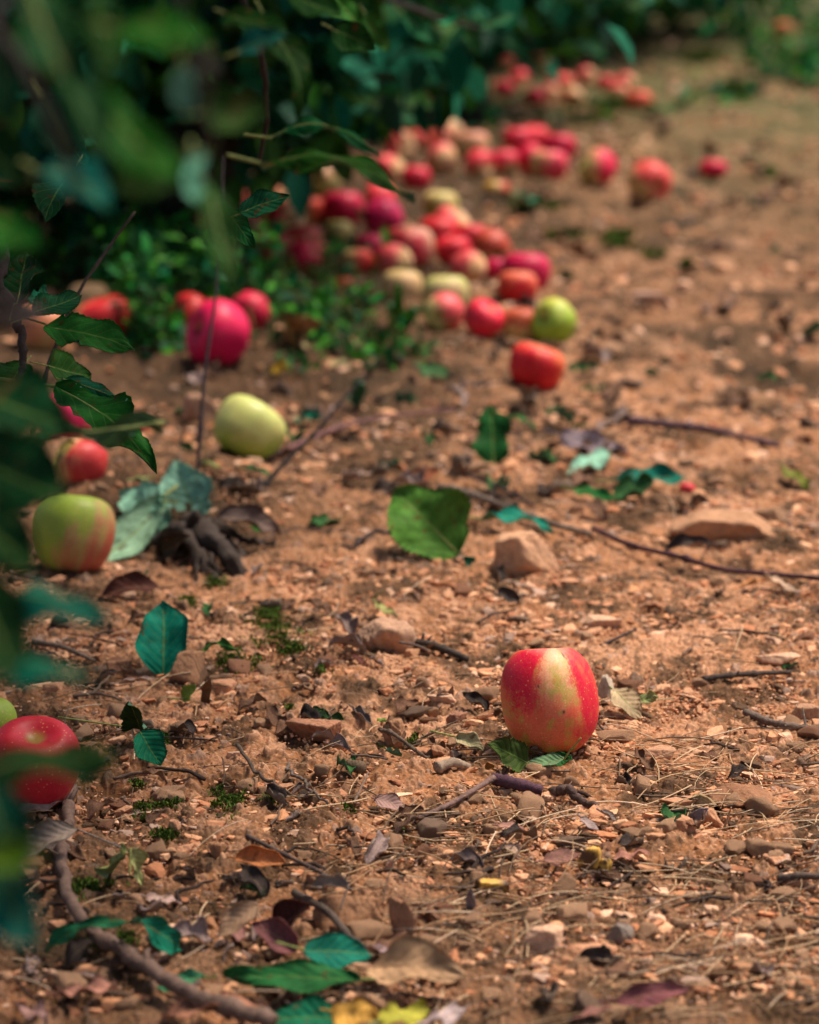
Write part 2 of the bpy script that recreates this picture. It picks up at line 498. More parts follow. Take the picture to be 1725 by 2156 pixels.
def stone(px, py, w, h, col, label, seed=0, dr=0.75, rot=0.0, tilt=0.0, name='stone', cat='stone', group=None, planes=11, sink=0.18, sub=5, hmin=0.3, poly=None):
    sink = max(sink, 0.26)
    """px,py: centre in the photograph, w,h its size there"""
    p = gp(px, py + h * 0.42)
    t = depth(p); W_ = w * t / F; D_ = W_ * dr
    va = math.atan2(CAMZ, p.y)
    Hh = max(hmin * W_ * 0.8, (h * t / F - D_ * math.sin(va)) / math.cos(va))
    if poly is not None:
        P, Fc = poly
    else:
        P, Fc = rock(sub, seed + 17, planes, rough=0.10)
        P = P * (1 + 0.035 * fbm(P[:, 0] * 16 + P[:, 2] * 9, P[:, 1] * 16 - P[:, 2] * 11, 4, seed))[:, None]
    ca, sa = math.cos(rot), math.sin(rot)
    P = P @ np.array([[ca, sa, 0], [-sa, ca, 0], [0, 0, 1]])
    P = P / (P.max(0) - P.min(0))
    P = P * np.array([W_, D_, Hh * (1 + sink)])
    ct, st_ = math.cos(tilt), math.sin(tilt)
    P = P @ np.array([[ct, 0, st_], [0, 1, 0], [-st_, 0, ct]])
    P[:, 2] += Hh * (1 + sink) / 2 - Hh * sink
    me = np_mesh(name, P, [Fc], [M_stone])
    return link(name, me, loc=(p.x, p.y + D_ * 0.45, hs(p.x, p.y + D_ * 0.45)), label=label, cat=cat, group=group, color=col)

TAN = (0.54, 0.27, 0.15); PALE = (0.66, 0.40, 0.26); RED = (0.42, 0.20, 0.115); BRN = (0.28, 0.15, 0.085); GRY = (0.24, 0.19, 0.155)
stone(1088, 1172, 150, 112, (0.60, 0.34, 0.2), 'big pale wedge-shaped stone behind the large upright green leaf stalk', 3, 0.7, 0.4, 0.25, planes=8)
stone(797, 1340, 158, 100, (0.52, 0.31, 0.2), 'big angular brown stone with orange patch in the middle of the path', 12, 0.8, 1.2, -0.1, planes=8)
stone(395, 1410, 76, 78, (0.38, 0.2, 0.11), 'rounded brown stone leaning against the upright teal leaf', 4, 0.9, 0.2)
stone(660, 1540, 122, 66, RED, 'flat reddish slab of stone left of the large red apple', 7, 0.75, 0.1, planes=7)
stone(733, 1922, 155, 112, (0.33, 0.17, 0.09), 'largest brown stone near the lower edge beside the grey curled leaf', 9, 0.8, 0.5)
stone(848, 1938, 62, 98, (0.42, 0.21, 0.12), 'tan upright stone right of the largest brown stone', 14, 0.8, 0.1)
stone(1160, 1985, 92, 72, PALE, 'pale flat-faced stone left of the dark round stone', 16, 0.6, 0.7, planes=8)
stone(1248, 2008, 112, 62, TAN, 'low tan stone in front of the pale flat-faced stone', 18, 0.8)
stone(1302, 1965, 68, 62, GRY, 'dark greyish brown round stone low in the open soil', 22, 0.9)
stone(1565, 1682, 135, 72, (0.31, 0.15, 0.08), 'wide brown mound-like stone at the right beyond the dry straw', 25, 0.9, planes=16)
stone(1432, 1692, 84, 42, TAN, 'flat tan stone with pale top left of the brown mound-like stone', 27, 0.8, planes=7)
stone(1440, 1740, 62, 44, TAN, 'slanting tan stone below the flat tan stone beside a lilac leaf', 28, 0.6, 0.5)
stone(1500, 1722, 54, 46, TAN, 'small blocky tan stone just under the brown mound-like stone', 30, 0.9)
stone(1478, 1690, 42, 40, (0.36, 0.24, 0.12), 'small yellowish stone wedged against the brown mound-like stone', 31, 0.6, 0.7, 0.5)
stone(1530, 1128, 250, 52, (0.46, 0.25, 0.14), 'very wide flat sandy stone behind the long thin dark stick', 33, 0.5, 0, planes=14)
stone(1277, 1452, 48, 66, (0.5, 0.4, 0.3), 'pale grey stone touching the right side of the large red apple', 35, 0.9)
stone(468, 1450, 62, 42, TAN, 'tan stone right of the small yellow-green leaflet', 37, 0.8, planes=8)
stone(252, 1408, 58, 46, (0.36, 0.18, 0.1), 'brown angular stone left of the upright teal leaf', 39, 0.8)
stone(1387, 1588, 76, 42, (0.50, 0.27, 0.16), 'left one of two oval tan stones right of the large red apple', 41, 0.7)
stone(1462, 1588, 62, 38, (0.55, 0.32, 0.19), 'right one of two oval tan stones right of the large red apple', 43, 0.8)
stone(930, 1472, 68, 34, PALE, 'flat pale stone left of the large red apple', 45, 0.7, planes=7)
stone(433, 862, 108, 82, (0.42, 0.25, 0.16), 'blurred tan stone just left of the pale green apple', 47, 0.8)
stone(118, 1226, 42, 30, TAN, 'small tan stone under the green and pink apple', 49)
stone(455, 1800, 30, 52, (0.38, 0.19, 0.1), 'narrow upright tan stone left of the orange-brown curled leaf', 51, 0.8)
stone(368, 1745, 34, 40, TAN, 'round tan stone above the pale yellow-green leaf', 52)
stone(383, 1792, 52, 34, TAN, 'tan stone at the right of the pale yellow-green leaf', 54)
stone(510, 1850, 66, 42, (0.46, 0.25, 0.15), 'broken tan stone with twig across it below the orange-brown curled leaf', 56)
stone(830, 1548, 52, 66, (0.45, 0.24, 0.13), 'slanting tan stone with a thin dark stick lying along it', 58, 0.7, 0.8, 0.3)
stone(963, 1520, 48, 42, (0.33, 0.16, 0.1), 'reddish brown stone beside the pale twisted leaf left of the large apple', 60)
stone(930, 1582, 44, 34, (0.4, 0.2, 0.11), 'tan stone under the pale twisted leaf left of the large apple', 62)
stone(112, 1450, 44, 32, TAN, 'tan clod just above the dimpled red apple at the left edge', 64)
stone(1640, 1815, 60, 26, TAN, 'flat tan stone low at the right edge of the open soil', 66)
stone(415, 1972, 52, 28, PALE, 'small pale stone left of the brown bark-like curled leaf', 68)
stone(120, 1950, 46, 30, TAN, 'tan stone under the arching teal leaf at the lower left', 70)
stone(1700, 1502, 60, 44, (0.4, 0.22, 0.13), 'brown stone at the right edge beside a thin stick', 72)
stone(1190, 1232, 60, 30, TAN, 'tan stone right of the big pale wedge-shaped stone', 74, 0.7)
stone(1370, 630, 90, 34, (0.52, 0.34, 0.25), 'blurred pale pinkish stone right of the bright green apple', 76, 0.5)
stone(1265, 1315, 96, 26, PALE, 'thin flat pale stone above the large red apple', 78, 0.6)
stone(1640, 1398, 100, 22, PALE, 'thin flat pale stone at the right behind the dark straight stick', 80, 0.5)
stone(1075, 1425, 60, 22, TAN, 'thin tan stone chip left behind the large red apple', 82, 0.6)
stone(600, 1660, 40, 24, TAN, 'small tan chip in the crumbly soil left of the bark-covered twig', 84)
stone(280, 1692, 62, 22, (0.46, 0.22, 0.13), 'long orange-tan stone right of the lower left dry curled leaf', 86, 0.5)

# scattered smaller stones, each one a thing; and the grit between them
SEEDM = {}
def small_stones():
    r = np.random.RandomState(5)
    protos = []
    for i in range(10):
        P, Fc = rock(4 if i < 5 else 3, 200 + i, r.randint(7, 14))
        protos.append(np_mesh('stone', P, [Fc], [M_stone]))
    kinds = [((0.50, 0.29, 0.17), 'small sandy tan stone lying loose among the grit', 'loose tan stones'),
             ((0.32, 0.15, 0.085), 'small reddish brown stone lying loose among the grit', 'loose reddish stones'),
             ((0.25, 0.165, 0.115), 'small dull grey stone lying loose among the grit', 'loose grey stones')]
    n = 0; tries = 0
    while n < 255 and tries < 4000:
        tries += 1
        px = r.uniform(-20, 1745); py = r.uniform(1000, 2150) if n < 215 else r.uniform(300, 1000)
        if n >= 215 and px < 900: continue
        p = gp(px, py)
        w = r.uniform(0.010, 0.023) * (1.3 if py < 1000 else 1) * (1 + 0.5 * (r.rand() > 0.85))
        if 1040 < px < 1275 and 1380 < py < 1590: continue
        k = 0 if r.rand() < 0.66 else (1 if r.rand() < 0.7 else 2)
        c0, lb, gr = kinds[k]; f = r.uniform(0.8, 1.25)
        o = link('stone', protos[r.randint(10)], loc=(p.x, p.y, hs(p.x, p.y) + w * 0.16), label=lb, cat='stone', group=gr,
                 color=tuple(c * f for c in c0))
        o.scale = (w, w * r.uniform(0.6, 0.95), w * r.uniform(0.25, 0.65))
        o.rotation_euler = (r.uniform(-0.25, 0.25), r.uniform(-0.25, 0.25), r.uniform(0, 6.28))
        n += 1
small_stones()

def scatter(name, n, sizes, region, seed, sub, mat, cols, flat=(0.35, 0.8), dens=None, embed=0.12):
    r = np.random.RandomState(seed)
    vs = [rock(sub, 300 + seed * 7 + i, 7, soft=0.03, rough=0.0 if sub < 3 else 0.05) for i in range(14)]
    y0, y1 = region
    Y = np.sqrt(r.uniform(y0 * y0, y1 * y1, n)); X = r.uniform(-0.27, 0.27, n) * Y
    if dens is not None:
        k = r.rand(n) < dens(X, Y); X = X[k]; Y = Y[k]
    n = len(X)
    S = sizes[0] * (sizes[1] / sizes[0]) ** (r.rand(n) ** 1.9)
    Z = Hs(X, Y)
    cols = np.array(cols); C = cols[r.randint(len(cols), size=n)] * r.uniform(0.65, 1.3, (n, 1))
    Vs = []; Cs = []; Fs = []; o = 0
    for k in range(14):
        idx = np.arange(k, n, 14); m = len(idx)
        if m == 0: continue
        P, Fc = vs[k]
        a = r.uniform(0, 6.28, m); ca, sa = np.cos(a), np.sin(a)
        sx = S[idx]; sy = S[idx] * r.uniform(0.55, 1, m); sz = S[idx] * r.uniform(flat[0], flat[1], m)
        tl = r.uniform(-0.35, 0.35, m)
        Q = P[None] * np.stack([sx, sy, sz], 1)[:, None]
        q2 = Q[..., 2] * np.cos(tl)[:, None] + Q[..., 0] * np.sin(tl)[:, None]
        q0 = Q[..., 0] * np.cos(tl)[:, None] - Q[..., 2] * np.sin(tl)[:, None]
        x = q0 * ca[:, None] - Q[..., 1] * sa[:, None] + X[idx][:, None]
        y = q0 * sa[:, None] + Q[..., 1] * ca[:, None] + Y[idx][:, None]
        z = q2 + (Z[idx] + sz * embed + 0.001)[:, None]
        Vs.append(np.stack([x, y, z], -1).reshape(-1, 3))
        Cs.append(np.repeat(C[idx], len(P), 0))
        Fs.append((Fc[None] + (np.arange(m) * len(P))[:, None, None]).reshape(-1, 3) + o)
        o += m * len(P)
    me = np_mesh(name, np.concatenate(Vs), [np.concatenate(Fs)], [mat], smooth=False, attrs={'pig': np.clip(np.concatenate(Cs), 0.01, 0.9)})
    return link(name, me, kind='stuff')

SOILC = [(0.58, 0.29, 0.15), (0.50, 0.23, 0.11), (0.66, 0.36, 0.20), (0.44, 0.18, 0.085), (0.70, 0.42, 0.27), (0.36, 0.15, 0.075),
         (0.34, 0.22, 0.16), (0.60, 0.31, 0.17), (0.54, 0.25, 0.13), (0.10, 0.055, 0.03)]
clump = lambda x, y: np.clip(0.45 + 1.1 * fbm(x * 9, y * 9, 3, 91), 0.08, 1)
scatter('gravel', 34000, (0.0040, 0.017), (1.68, 3.6), 1, 3, M_gravel, SOILC, (0.14, 0.5), dens=clump)
scatter('soil_crumbs', 100000, (0.0014, 0.0045), (1.68, 3.0), 2, 1, M_gravel, SOILC, (0.5, 0.95), dens=clump, embed=0.2)
scatter('far_gravel', 20000, (0.007, 0.028), (3.2, 9.0), 3, 2, M_gravel, SOILC, dens=lambda x, y: np.clip(0.35 + 1.3 * fbm(x * 5, y * 5, 3, 93), 0.05, 1))

scatter('far_clods', 4200, (0.016, 0.05), (3.3, 11.0), 6, 3, M_gravel, [(0.26, 0.14, 0.07), (0.36, 0.2, 0.11), (0.07, 0.045, 0.025), (0.16, 0.085, 0.045), (0.05, 0.04, 0.02), (0.48, 0.28, 0.18)], (0.2, 0.55), dens=lambda x, y: np.clip(0.5 + 1.3 * fbm(x * 3.5, y * 3.5, 3, 95), 0.1, 1))

# ------------------------------------------------------------------ leaves
def leaf_geo(P0, P1, width, nrm, arch=0.0, fold=0.25, wave=0.04, serr=0.07, curl=0.0, twist=0.0, tear=0.0, seed=0,
             petiole=0.25, pbend=0.0, thick=0.0005, nu=36, nv=9, pdir=None, tipcurl=0.0):
    P0 = np.array(P0[:], float); P1 = np.array(P1[:], float); L = np.linalg.norm(P1 - P0); t = (P1 - P0) / L
    n = np.array(nrm, float); n = n - t * n.dot(t); n /= np.linalg.norm(n); s = np.cross(t, n)
    r = np.random.RandomState(seed); ph = r.uniform(0, 6.28, 4)
    u = np.linspace(0, 1, nu); v = np.linspace(-1, 1, nv)
    w = (np.maximum(u, 0) ** 0.62) * (np.maximum(1 - u, 0) ** 0.92); w = w / w.max() * width / 2
    w = np.maximum(w, width * 0.006)
    U, V = np.meshgrid(u, v, indexing='ij')
    Wd = w[:, None] * np.ones_like(V)
    saw = (U * 17 + 0.13 * V) % 1.0
    edge = np.abs(V) ** 6
    Wd = Wd * (1 + serr * edge * (saw - 0.5) * 2)
    Wd = Wd * (1 + 0.10 * np.sin(U * 9 + ph[0] + (V > 0) * 2.1) * np.abs(V))
    if tear:
        nn = fbm(U * 5 + seed, (V > 0) * 5.0 + seed * 1.7, 3, seed)
        Wd = Wd * (1 - tear * edge * sst(0.15, 0.35, nn))
    fa = fold * (1 + 0.3 * np.sin(U * 5 + ph[1]))
    side = Wd * V * np.cos(fa); up = Wd * np.abs(V) * np.sin(fa)
    if curl:
        a = np.abs(V) * curl; a = np.where(np.abs(a) < 1e-4, 1e-4, a)
        side = np.sign(V) * Wd * np.sin(a) / curl * np.cos(fa)
        up = up + Wd * (1 - np.cos(a)) / curl
    up = up + 0.6 * wave * L * fbm(U * 4 + seed, V * 2 + seed * 1.3, 3, seed) + wave * L * (np.sin(U * 13 + ph[2] + (V > 0) * 1.7) * np.abs(V) ** 1.6 + 0.4 * np.sin(U * 5 + ph[3]) * V)
    ridge = np.abs(((U * 8 - np.abs(V) * 1.7) % 1.0) - 0.5)
    up = up + 0.004 * L * ridge * np.abs(V) * 2
    tw = twist * (U - 0.5)
    s2 = side * np.cos(tw) - up * np.sin(tw); u2 = side * np.sin(tw) + up * np.cos(tw)
    cu = u * L; cn = arch * L * np.sin(np.pi * u) - tipcurl * L * np.maximum(u - 0.65, 0) ** 2 * 6
    cs = 0.03 * L * np.sin(np.pi * u + ph[0])
    T = P0 + t * cu[:, None] + n * cn[:, None] + s * cs[:, None]
    G = T[:, None] + s * s2[..., None] + n * u2[..., None]
    du = np.gradient(G, axis=0); dv = np.gradient(G, axis=1); N = np.cross(dv, du)
    N /= np.linalg.norm(N, axis=2)[..., None] + 1e-12
    if (N * n).sum() < 0: N = -N
    top = G + N * thick / 2; bot = G - N * thick / 2
    m = nu * nv
    V_ = np.concatenate([top.reshape(-1, 3), bot.reshape(-1, 3)])
    UV = np.concatenate([np.stack([U, V], -1).reshape(-1, 2)] * 2)
    i = (np.arange(nu - 1)[:, None] * nv + np.arange(nv - 1)[None]).reshape(-1)
    qt = np.stack([i, i + nv, i + nv + 1, i + 1], 1)
    # orientation check
    a_, b_, c_ = V_[qt[0, 0]], V_[qt[0, 1]], V_[qt[0, 2]]
    if np.cross(b_ - a_, c_ - a_).dot(n) < 0: qt = qt[:, ::-1]
    qb = (qt + m)[:, ::-1]
    ring = np.concatenate([np.arange(nv - 1), np.arange(nu - 1) * nv + nv - 1, (nu - 1) * nv + np.arange(nv - 1, 0, -1), np.arange(nu - 1, 0, -1) * nv])
    rn = np.roll(ring, -1); qe = np.stack([ring, rn, rn + m, ring + m], 1)
    Fs = [qt, qb, qe]; mi = [0] * len(qt) + [1] * len(qb) + [0] * len(qe)
    # petiole
    pts = []
    pr = max(0.0007, L * 0.011)
    if petiole:
        pd = -t if pdir is None else np.array(pdir, float)
        pd = pd / np.linalg.norm(pd); pl = petiole * L
        for k in np.linspace(0, 1, 9):
            pts.append(P0 + pd * pl * (1 - k) * 1.0 - t * 0 + n * pbend * L * np.sin(np.pi * (1 - k) / 2) * (1 - k))
    for k in range(0, int(nu * 0.8), 3): pts.append(T[k] - n * pr * 0.5)
    R = np.concatenate([np.full(9 if petiole else 0, pr), np.linspace(pr, pr * 0.25, len(pts) - (9 if petiole else 0))])
    tv, tf = tube_np(pts, R, 6)
    o = len(V_); V_ = np.concatenate([V_, tv]); UV = np.concatenate([UV, np.zeros((len(tv), 2))])
    for f in tf: Fs.append(f + o); mi += [2] * len(f)
    return V_, Fs, mi, UV

def leaf(P0, P1, width, nrm, col, label=None, parent=None, dry=False, flip=False, name='leaf', cat='leaf', group=None, **kw):
    V_, Fs, mi, UV = leaf_geo(P0, P1, width, nrm, **kw)
    org = np.array(P0[:])
    a, b = (M_dry, M_dryu) if dry else (M_leaf, M_under)
    if flip: a, b = b, a
    me = np_mesh(name, V_ - org, Fs, [a, b, M_stick if dry else M_petiole], mi, uv=UV)
    if parent is not None:
        o = link(name, me, parent=parent, color=col); o.location = Vector(P0) - parent.matrix_world.translation if parent.parent is None else Vector(P0)
        return o
    return link(name, me, loc=Vector(P0), label=label, cat=cat, group=group, color=col)

def gl(x0, y0, x1, y1, wpx, z0, z1, col, label, nrm=(0, 0, 1), **kw):
    """fallen leaf: base and tip where the photograph shows them, z0 and z1 above the ground"""
    P0 = gp(x0, y0, z0); P1 = gp(x1, y1, z1)
    t = (depth(P0) + depth(P1)) / 2
    return leaf(P0, P1, wpx * t / F, nrm, col, label, **kw)
def ul(x0, y0, x1, y1, wpx, z0, lean, col, label, nrm=(0, -1, 0.25), ztop=None, **kw):
    """fallen leaf standing up: its lower end on the ground, the other straight above it (lean metres further back)"""
    lo = gp(x0, y0, z0); t = depth(lo) + lean
    hi = dp(x1, y1, t)
    return leaf(lo, hi, wpx * t / F, nrm, col, label, **kw)

G_DK = (0.004, 0.06, 0.015); G_MID = (0.012, 0.13, 0.02); G_TEAL = (0.008, 0.145, 0.085); G_MINT = (0.26, 0.50, 0.36); G_OL = (0.06, 0.12, 0.02)
G_YEL = (0.34, 0.36, 0.12); D_BRN = (0.17, 0.085, 0.05); D_RED = (0.13, 0.035, 0.025); D_TAN = (0.42, 0.25, 0.15); D_GRY = (0.28, 0.2, 0.18); D_ORG = (0.42, 0.16, 0.05); D_PINK = (0.40, 0.22, 0.18)

# the big green leaf: stalk at the ground, blade up and to the left
ul(965, 1170, 830, 1022, 172, 0.004, 0.03, (0.075, 0.19, 0.03), 'large green leaf standing on its stalk, left of the big pale wedge-shaped stone', nrm=(-0.2, -1, 0.9), arch=0.10, fold=0.28, wave=0.055, serr=0.08, tipcurl=0.2, seed=1, petiole=0.28, pdir=(-0.5, -0.5, -0.75), tear=0.15)
gl(1010, 1092, 1165, 1118, 55, 0.012, 0.008, (0.01, 0.16, 0.11), 'teal wavy leaf lying behind the big pale wedge-shaped stone', wave=0.06, seed=2, arch=0.08)
gl(1000, 1190, 975, 1172, 26, 0.004, 0.014, G_TEAL, 'tiny teal leaf at the stalk of the large green leaf', nrm=(0, -1, .4), seed=3, petiole=0)
ul(348, 1424, 337, 1268, 126, 0.001, 0.035, (0.008, 0.19, 0.12), 'upright teal leaf with folded midrib behind the rounded brown stone', nrm=(0.05, -1, 0.4), fold=0.42, wave=0.035, arch=0.06, seed=8, serr=0.03, petiole=0)
P = gp(295, 1536, 0.012)
gl(298, 1535, 268, 1478, 66, 0.010, 0.045, (0.03, 0.07, 0.02), 'dark green crumpled leaf with long pale stalk near the dimpled red apple', nrm=(-.3, -1, 0.4), wave=0.07, serr=0.12, seed=6, petiole=1.5, pdir=(-1, -0.3, 0.25), curl=0.8)
gl(297, 1540, 338, 1612, 82, 0.03, 0.004, (0.008, 0.14, 0.07), 'glossy green folded leaf hanging below the dark crumpled leaf', nrm=(0.3, -1, 0.9), wave=0.04, fold=0.35, serr=0.08, seed=7, petiole=0)
ul(1045, 978, 1028, 852, 92, 0.001, 0.02, (0.012, 0.085, 0.02), 'dark green leaf standing upright on the path beyond the fallen branch', nrm=(0.1, -1, 0.3), fold=0.2, wave=0.05, serr=0.1, tear=0.3, seed=10, petiole=0.1)
gl(1065, 878, 1130, 905, 40, 0.02, 0.006, (0.03, 0.11, 0.03), 'small green leaf just behind the dark upright leaf on the path', seed=11, arch=0.1)
gl(1180, 915, 1320, 955, 62, 0.03, 0.008, (0.24, 0.18, 0.2), 'greyish lilac dry leaf with a split lying on the path', dry=True, wave=0.08, fold=0.3, seed=12, nrm=(0.1, -0.7, 1))
gl(1278, 955, 1200, 1000, 48, 0.012, 0.006, G_MINT, 'pale mint leaf underside below the greyish lilac leaf', wave=0.05, seed=13, nrm=(0, -0.5, 1))
gl(1292, 1012, 1450, 1005, 62, 0.012, 0.016, (0.008, 0.14, 0.1), 'teal leaf with wavy edge beside the tiny red crab apple', wave=0.06, seed=14, nrm=(0, -0.6, 1), serr=0.1)
gl(1205, 1030, 1315, 1052, 36, 0.012, 0.006, (0.012, 0.12, 0.03), 'narrow bright green leaf in front of the teal wavy-edged leaf', seed=15, nrm=(0, -0.5, 1))
gl(1655, 985, 1700, 1028, 40, 0.012, 0.008, (0.16, 0.17, 0.03), 'olive yellow leaf at the right edge near the path middle', seed=16)
# under the root
ul(408, 1085, 374, 968, 112, 0.02, 0.02, G_MINT, 'pale mint leaf leaning up behind the dark root', nrm=(-0.3, -1, 0.6), fold=0.25, wave=0.03, seed=17, petiole=0.3)
gl(345, 1055, 250, 1045, 90, 0.05, 0.035, (0.24, 0.48, 0.34), 'pale mint leaf between the dark root and the green and pink apple', nrm=(-0.1, -1, 0.7), wave=0.04, seed=18, petiole=0.3)
gl(350, 1060, 290, 1130, 86, 0.045, 0.01, (0.22, 0.46, 0.32), 'lower pale mint leaf touching the dark root', nrm=(0, -1, 0.6), wave=0.03, seed=19, petiole=0.2)
gl(345, 1045, 150, 1200, 88, 0.05, 0.002, (0.28, 0.46, 0.30), 'long pale leaf reaching under the green and pink apple', nrm=(0.25, -0.6, 0.8), arch=-0.14, fold=0.35, wave=0.03, seed=20, petiole=0.15)
ul(420, 1085, 430, 1040, 40, 0.02, 0.0, G_MINT, 'small pale mint leaf right of the thin upright twig at the root', nrm=(0.1, -1, 0.5), seed=21)
gl(335, 1240, 205, 1258, 60, 0.012, 0.006, (0.10, 0.03, 0.02), 'dark reddish brown curled leaf below the dark root', dry=True, nrm=(0, -0.6, 1), curl=0.7, wave=0.04, seed=22, arch=0.1)
gl(555, 1110, 520, 1095, 26, 0.02, 0.03, G_MID, 'small green leaf at the right end of the dark root', seed=23, nrm=(0, -1, 0.5))
gl(318, 1005, 268, 1012, 18, 0.006, 0.006, (0.3, 0.36, 0.14), 'narrow pale green leaf beyond the mint leaves', seed=24)
gl(440, 975, 370, 940, 22, 0.006, 0.01, G_DK, 'dark narrow leaf left of the pale green apple', seed=25)
gl(515, 985, 568, 1000, 24, 0.006, 0.008, (0.10, 0.22, 0.09), 'small curled green leaf just in front of the pale green apple', seed=26, curl=1.0)
gl(625, 880, 672, 880, 34, 0.004, 0.02, G_TEAL, 'small teal leaf right of the pale green apple', seed=27, nrm=(0, -1, .5))
gl(760, 845, 745, 795, 44, 0.004, 0.05, (0.03, 0.16, 0.09), 'teal leaf at the tip of the thin slanting twig', seed=28, nrm=(0, -1, .3))
# around the large apple
gl(1290, 1452, 1352, 1512, 66, 0.02, 0.004, (0.46, 0.34, 0.20), 'pink, green and lilac fading leaf right of the large red apple', nrm=(0.5, -1, 0.7), fold=0.35, wave=0.05, seed=30, petiole=0.1)
gl(1330, 1478, 1385, 1470, 40, 0.006, 0.02, (0.26, 0.3, 0.12), 'pale olive leaf folded over beside the fading pink leaf', nrm=(0, -1, 0.8), wave=0.05, seed=31, petiole=0)
gl(1112, 1604, 1028, 1570, 72, 0.008, 0.026, (0.05, 0.08, 0.02), 'dark olive leaf pinned under the left side of the large red apple', nrm=(0.1, -1, 0.6), wave=0.06, fold=0.4, serr=0.1, seed=32, petiole=0.1, tear=0.2)
gl(1188, 1600, 1102, 1608, 42, 0.014, 0.006, (0.14, 0.24, 0.12), 'long-stalked green leaf lying in front of the large red apple', nrm=(0.1, -0.5, 1), fold=0.3, wave=0.02, seed=33, petiole=0.85, pdir=(0.36, -0.35, 0.85), pbend=-0.15, arch=-0.03)
gl(1165, 1596, 1206, 1600, 34, 0.008, 0.012, (0.02, 0.11, 0.03), 'small dark green leaf tip under the right side of the large red apple', nrm=(0, -1, 0.6), seed=34, petiole=0, serr=0.12)
gl(962, 1552, 1018, 1582, 42, 0.014, 0.008, (0.36, 0.3, 0.17), 'pale twisted leaf with pinkish stalk left of the large red apple', nrm=(0.1, -0.8, 1), curl=0.9, seed=35, petiole=0.8, pdir=(-1, 0, 0.25), twist=0.8)
gl(1022, 1618, 1042, 1612, 20, 0.004, 0.008, (0.30, 0.12, 0.03), 'tiny red and green seedling leaf in the straw below the large apple', seed=36, nrm=(0, -1, .6))
gl(435, 1478, 448, 1428, 30, 0.003, 0.03, (0.22, 0.13, 0.07), 'upright thin brown leaf right of the yellow-green leaflet', dry=True, nrm=(-.2, -1, 0.2), curl=0.9, seed=38, petiole=0.4, pdir=(-1, 0, -0.1))
gl(385, 1473, 412, 1442, 30, 0.004, 0.02, (0.20, 0.32, 0.06), 'yellow-green small leaflet below the rounded brown stone', nrm=(0, -1, 0.6), seed=39, petiole=0.5, pdir=(-1, 0, 0.1))
gl(420, 1382, 500, 1374, 20, 0.006, 0.03, (0.05, 0.16, 0.03), 'narrow green arching leaf right of the rounded brown stone', nrm=(0, -0.6, 1), arch=0.12, seed=40)
gl(250, 1438, 325, 1430, 22, 0.005, 0.006, (0.5, 0.33, 0.26), 'pale pinkish bark-like dry leaf left of the upright teal leaf', dry=True, seed=41, curl=0.8)
gl(205, 1432, 252, 1415, 30, 0.005, 0.014, (0.1, 0.07, 0.06), 'dark grey dry leaf left of the pale pinkish one', dry=True, seed=42, curl=0.8)
gl(795, 1270, 835, 1300, 24, 0.012, 0.012, (0.34, 0.32, 0.12), 'small pale yellow-green twisted leaf behind the big angular stone', seed=43, nrm=(0.2, -0.6, 1), twist=1.0)
gl(790, 1258, 812, 1240, 22, 0.004, 0.014, (0.4, 0.33, 0.2), 'tiny cream leaf above the pale twisted leaf behind the big angular stone', seed=44)
gl(768, 1398, 738, 1378, 24, 0.003, 0.01, D_RED, 'small reddish leaf tucked under the big angular stone', dry=True, seed=45)
gl(795, 1516, 828, 1520, 14, 0.014, 0.012, (0.10, 0.3, 0.04), 'bright green torn leaf scrap on the slanting tan stone', seed=46, petiole=0)
gl(745, 1492, 782, 1526, 26, 0.006, 0.004, (0.14, 0.11, 0.10), 'grey rolled leaf beside the slanting tan stone', dry=True, curl=1.6, seed=47)
# lower left litter
gl(262, 1800, 232, 1838, 74, 0.034, 0.004, G_YEL, 'pale yellow-green folded leaf lying in the lower left litter', nrm=(-.3, -0.7, 1), fold=0.45, seed=50, petiole=0.1, wave=0.05)
gl(275, 1790, 300, 1862, 50, 0.036, 0.003, (0.40, 0.40, 0.16), 'pale cream leaf half standing against the yellow-green folded leaf', nrm=(.5, -0.8, .6), fold=0.3, seed=51, petiole=0.4, pdir=(0, -0.7, -1))
gl(160, 1745, 45, 1815, 82, 0.03, 0.012, (0.26, 0.2, 0.16), 'greyish brown curled dry leaf beside the lower left branch', dry=True, nrm=(0, -0.7, 1), curl=1.0, wave=0.04, seed=52, petiole=0.9, pdir=(1, -0.6, -0.2), arch=0.1)
gl(40, 1705, 130, 1680, 46, 0.01, 0.012, (0.33, 0.22, 0.18), 'pinkish brown dry leaf under the lower left red apple', dry=True, nrm=(0, -0.5, 1), wave=0.05, seed=53)
gl(310, 1888, 382, 1905, 40, 0.006, 0.006, (0.46, 0.3, 0.25), 'small pink dry leaf below the cream leaf', dry=True, wave=0.06, seed=54)
gl(495, 1806, 602, 1818, 62, 0.018, 0.012, (0.42, 0.15, 0.05), 'orange-brown cupped dry leaf in the lower left soil', dry=True, nrm=(0, -0.8, 1), curl=1.1, seed=55, petiole=0.15, serr=0.02)
gl(735, 1862, 640, 1872, 44, 0.03, 0.018, (0.27, 0.2, 0.16), 'greyish brown boat-shaped leaf on top of the largest brown stone', dry=True, nrm=(0, -0.8, 1), curl=1.2, seed=56, petiole=0.4, pdir=(-0.3, -.3, -0.8), serr=0.0)
gl(545, 1905, 455, 1975, 58, 0.028, 0.01, (0.33, 0.2, 0.12), 'tan bark-like curled leaf with black specks left of the dark red leaf', dry=True, nrm=(0.1, -0.8, 0.8), curl=0.6, seed=57, petiole=0, serr=0.0)
gl(580, 1965, 655, 1905, 92, 0.006, 0.03, (0.07, 0.018, 0.014), 'dark red-brown hollow curled leaf at the bottom left of the largest brown stone', dry=True, nrm=(-0.3, -0.8, 0.8), curl=1.1, seed=58, petiole=0.1)
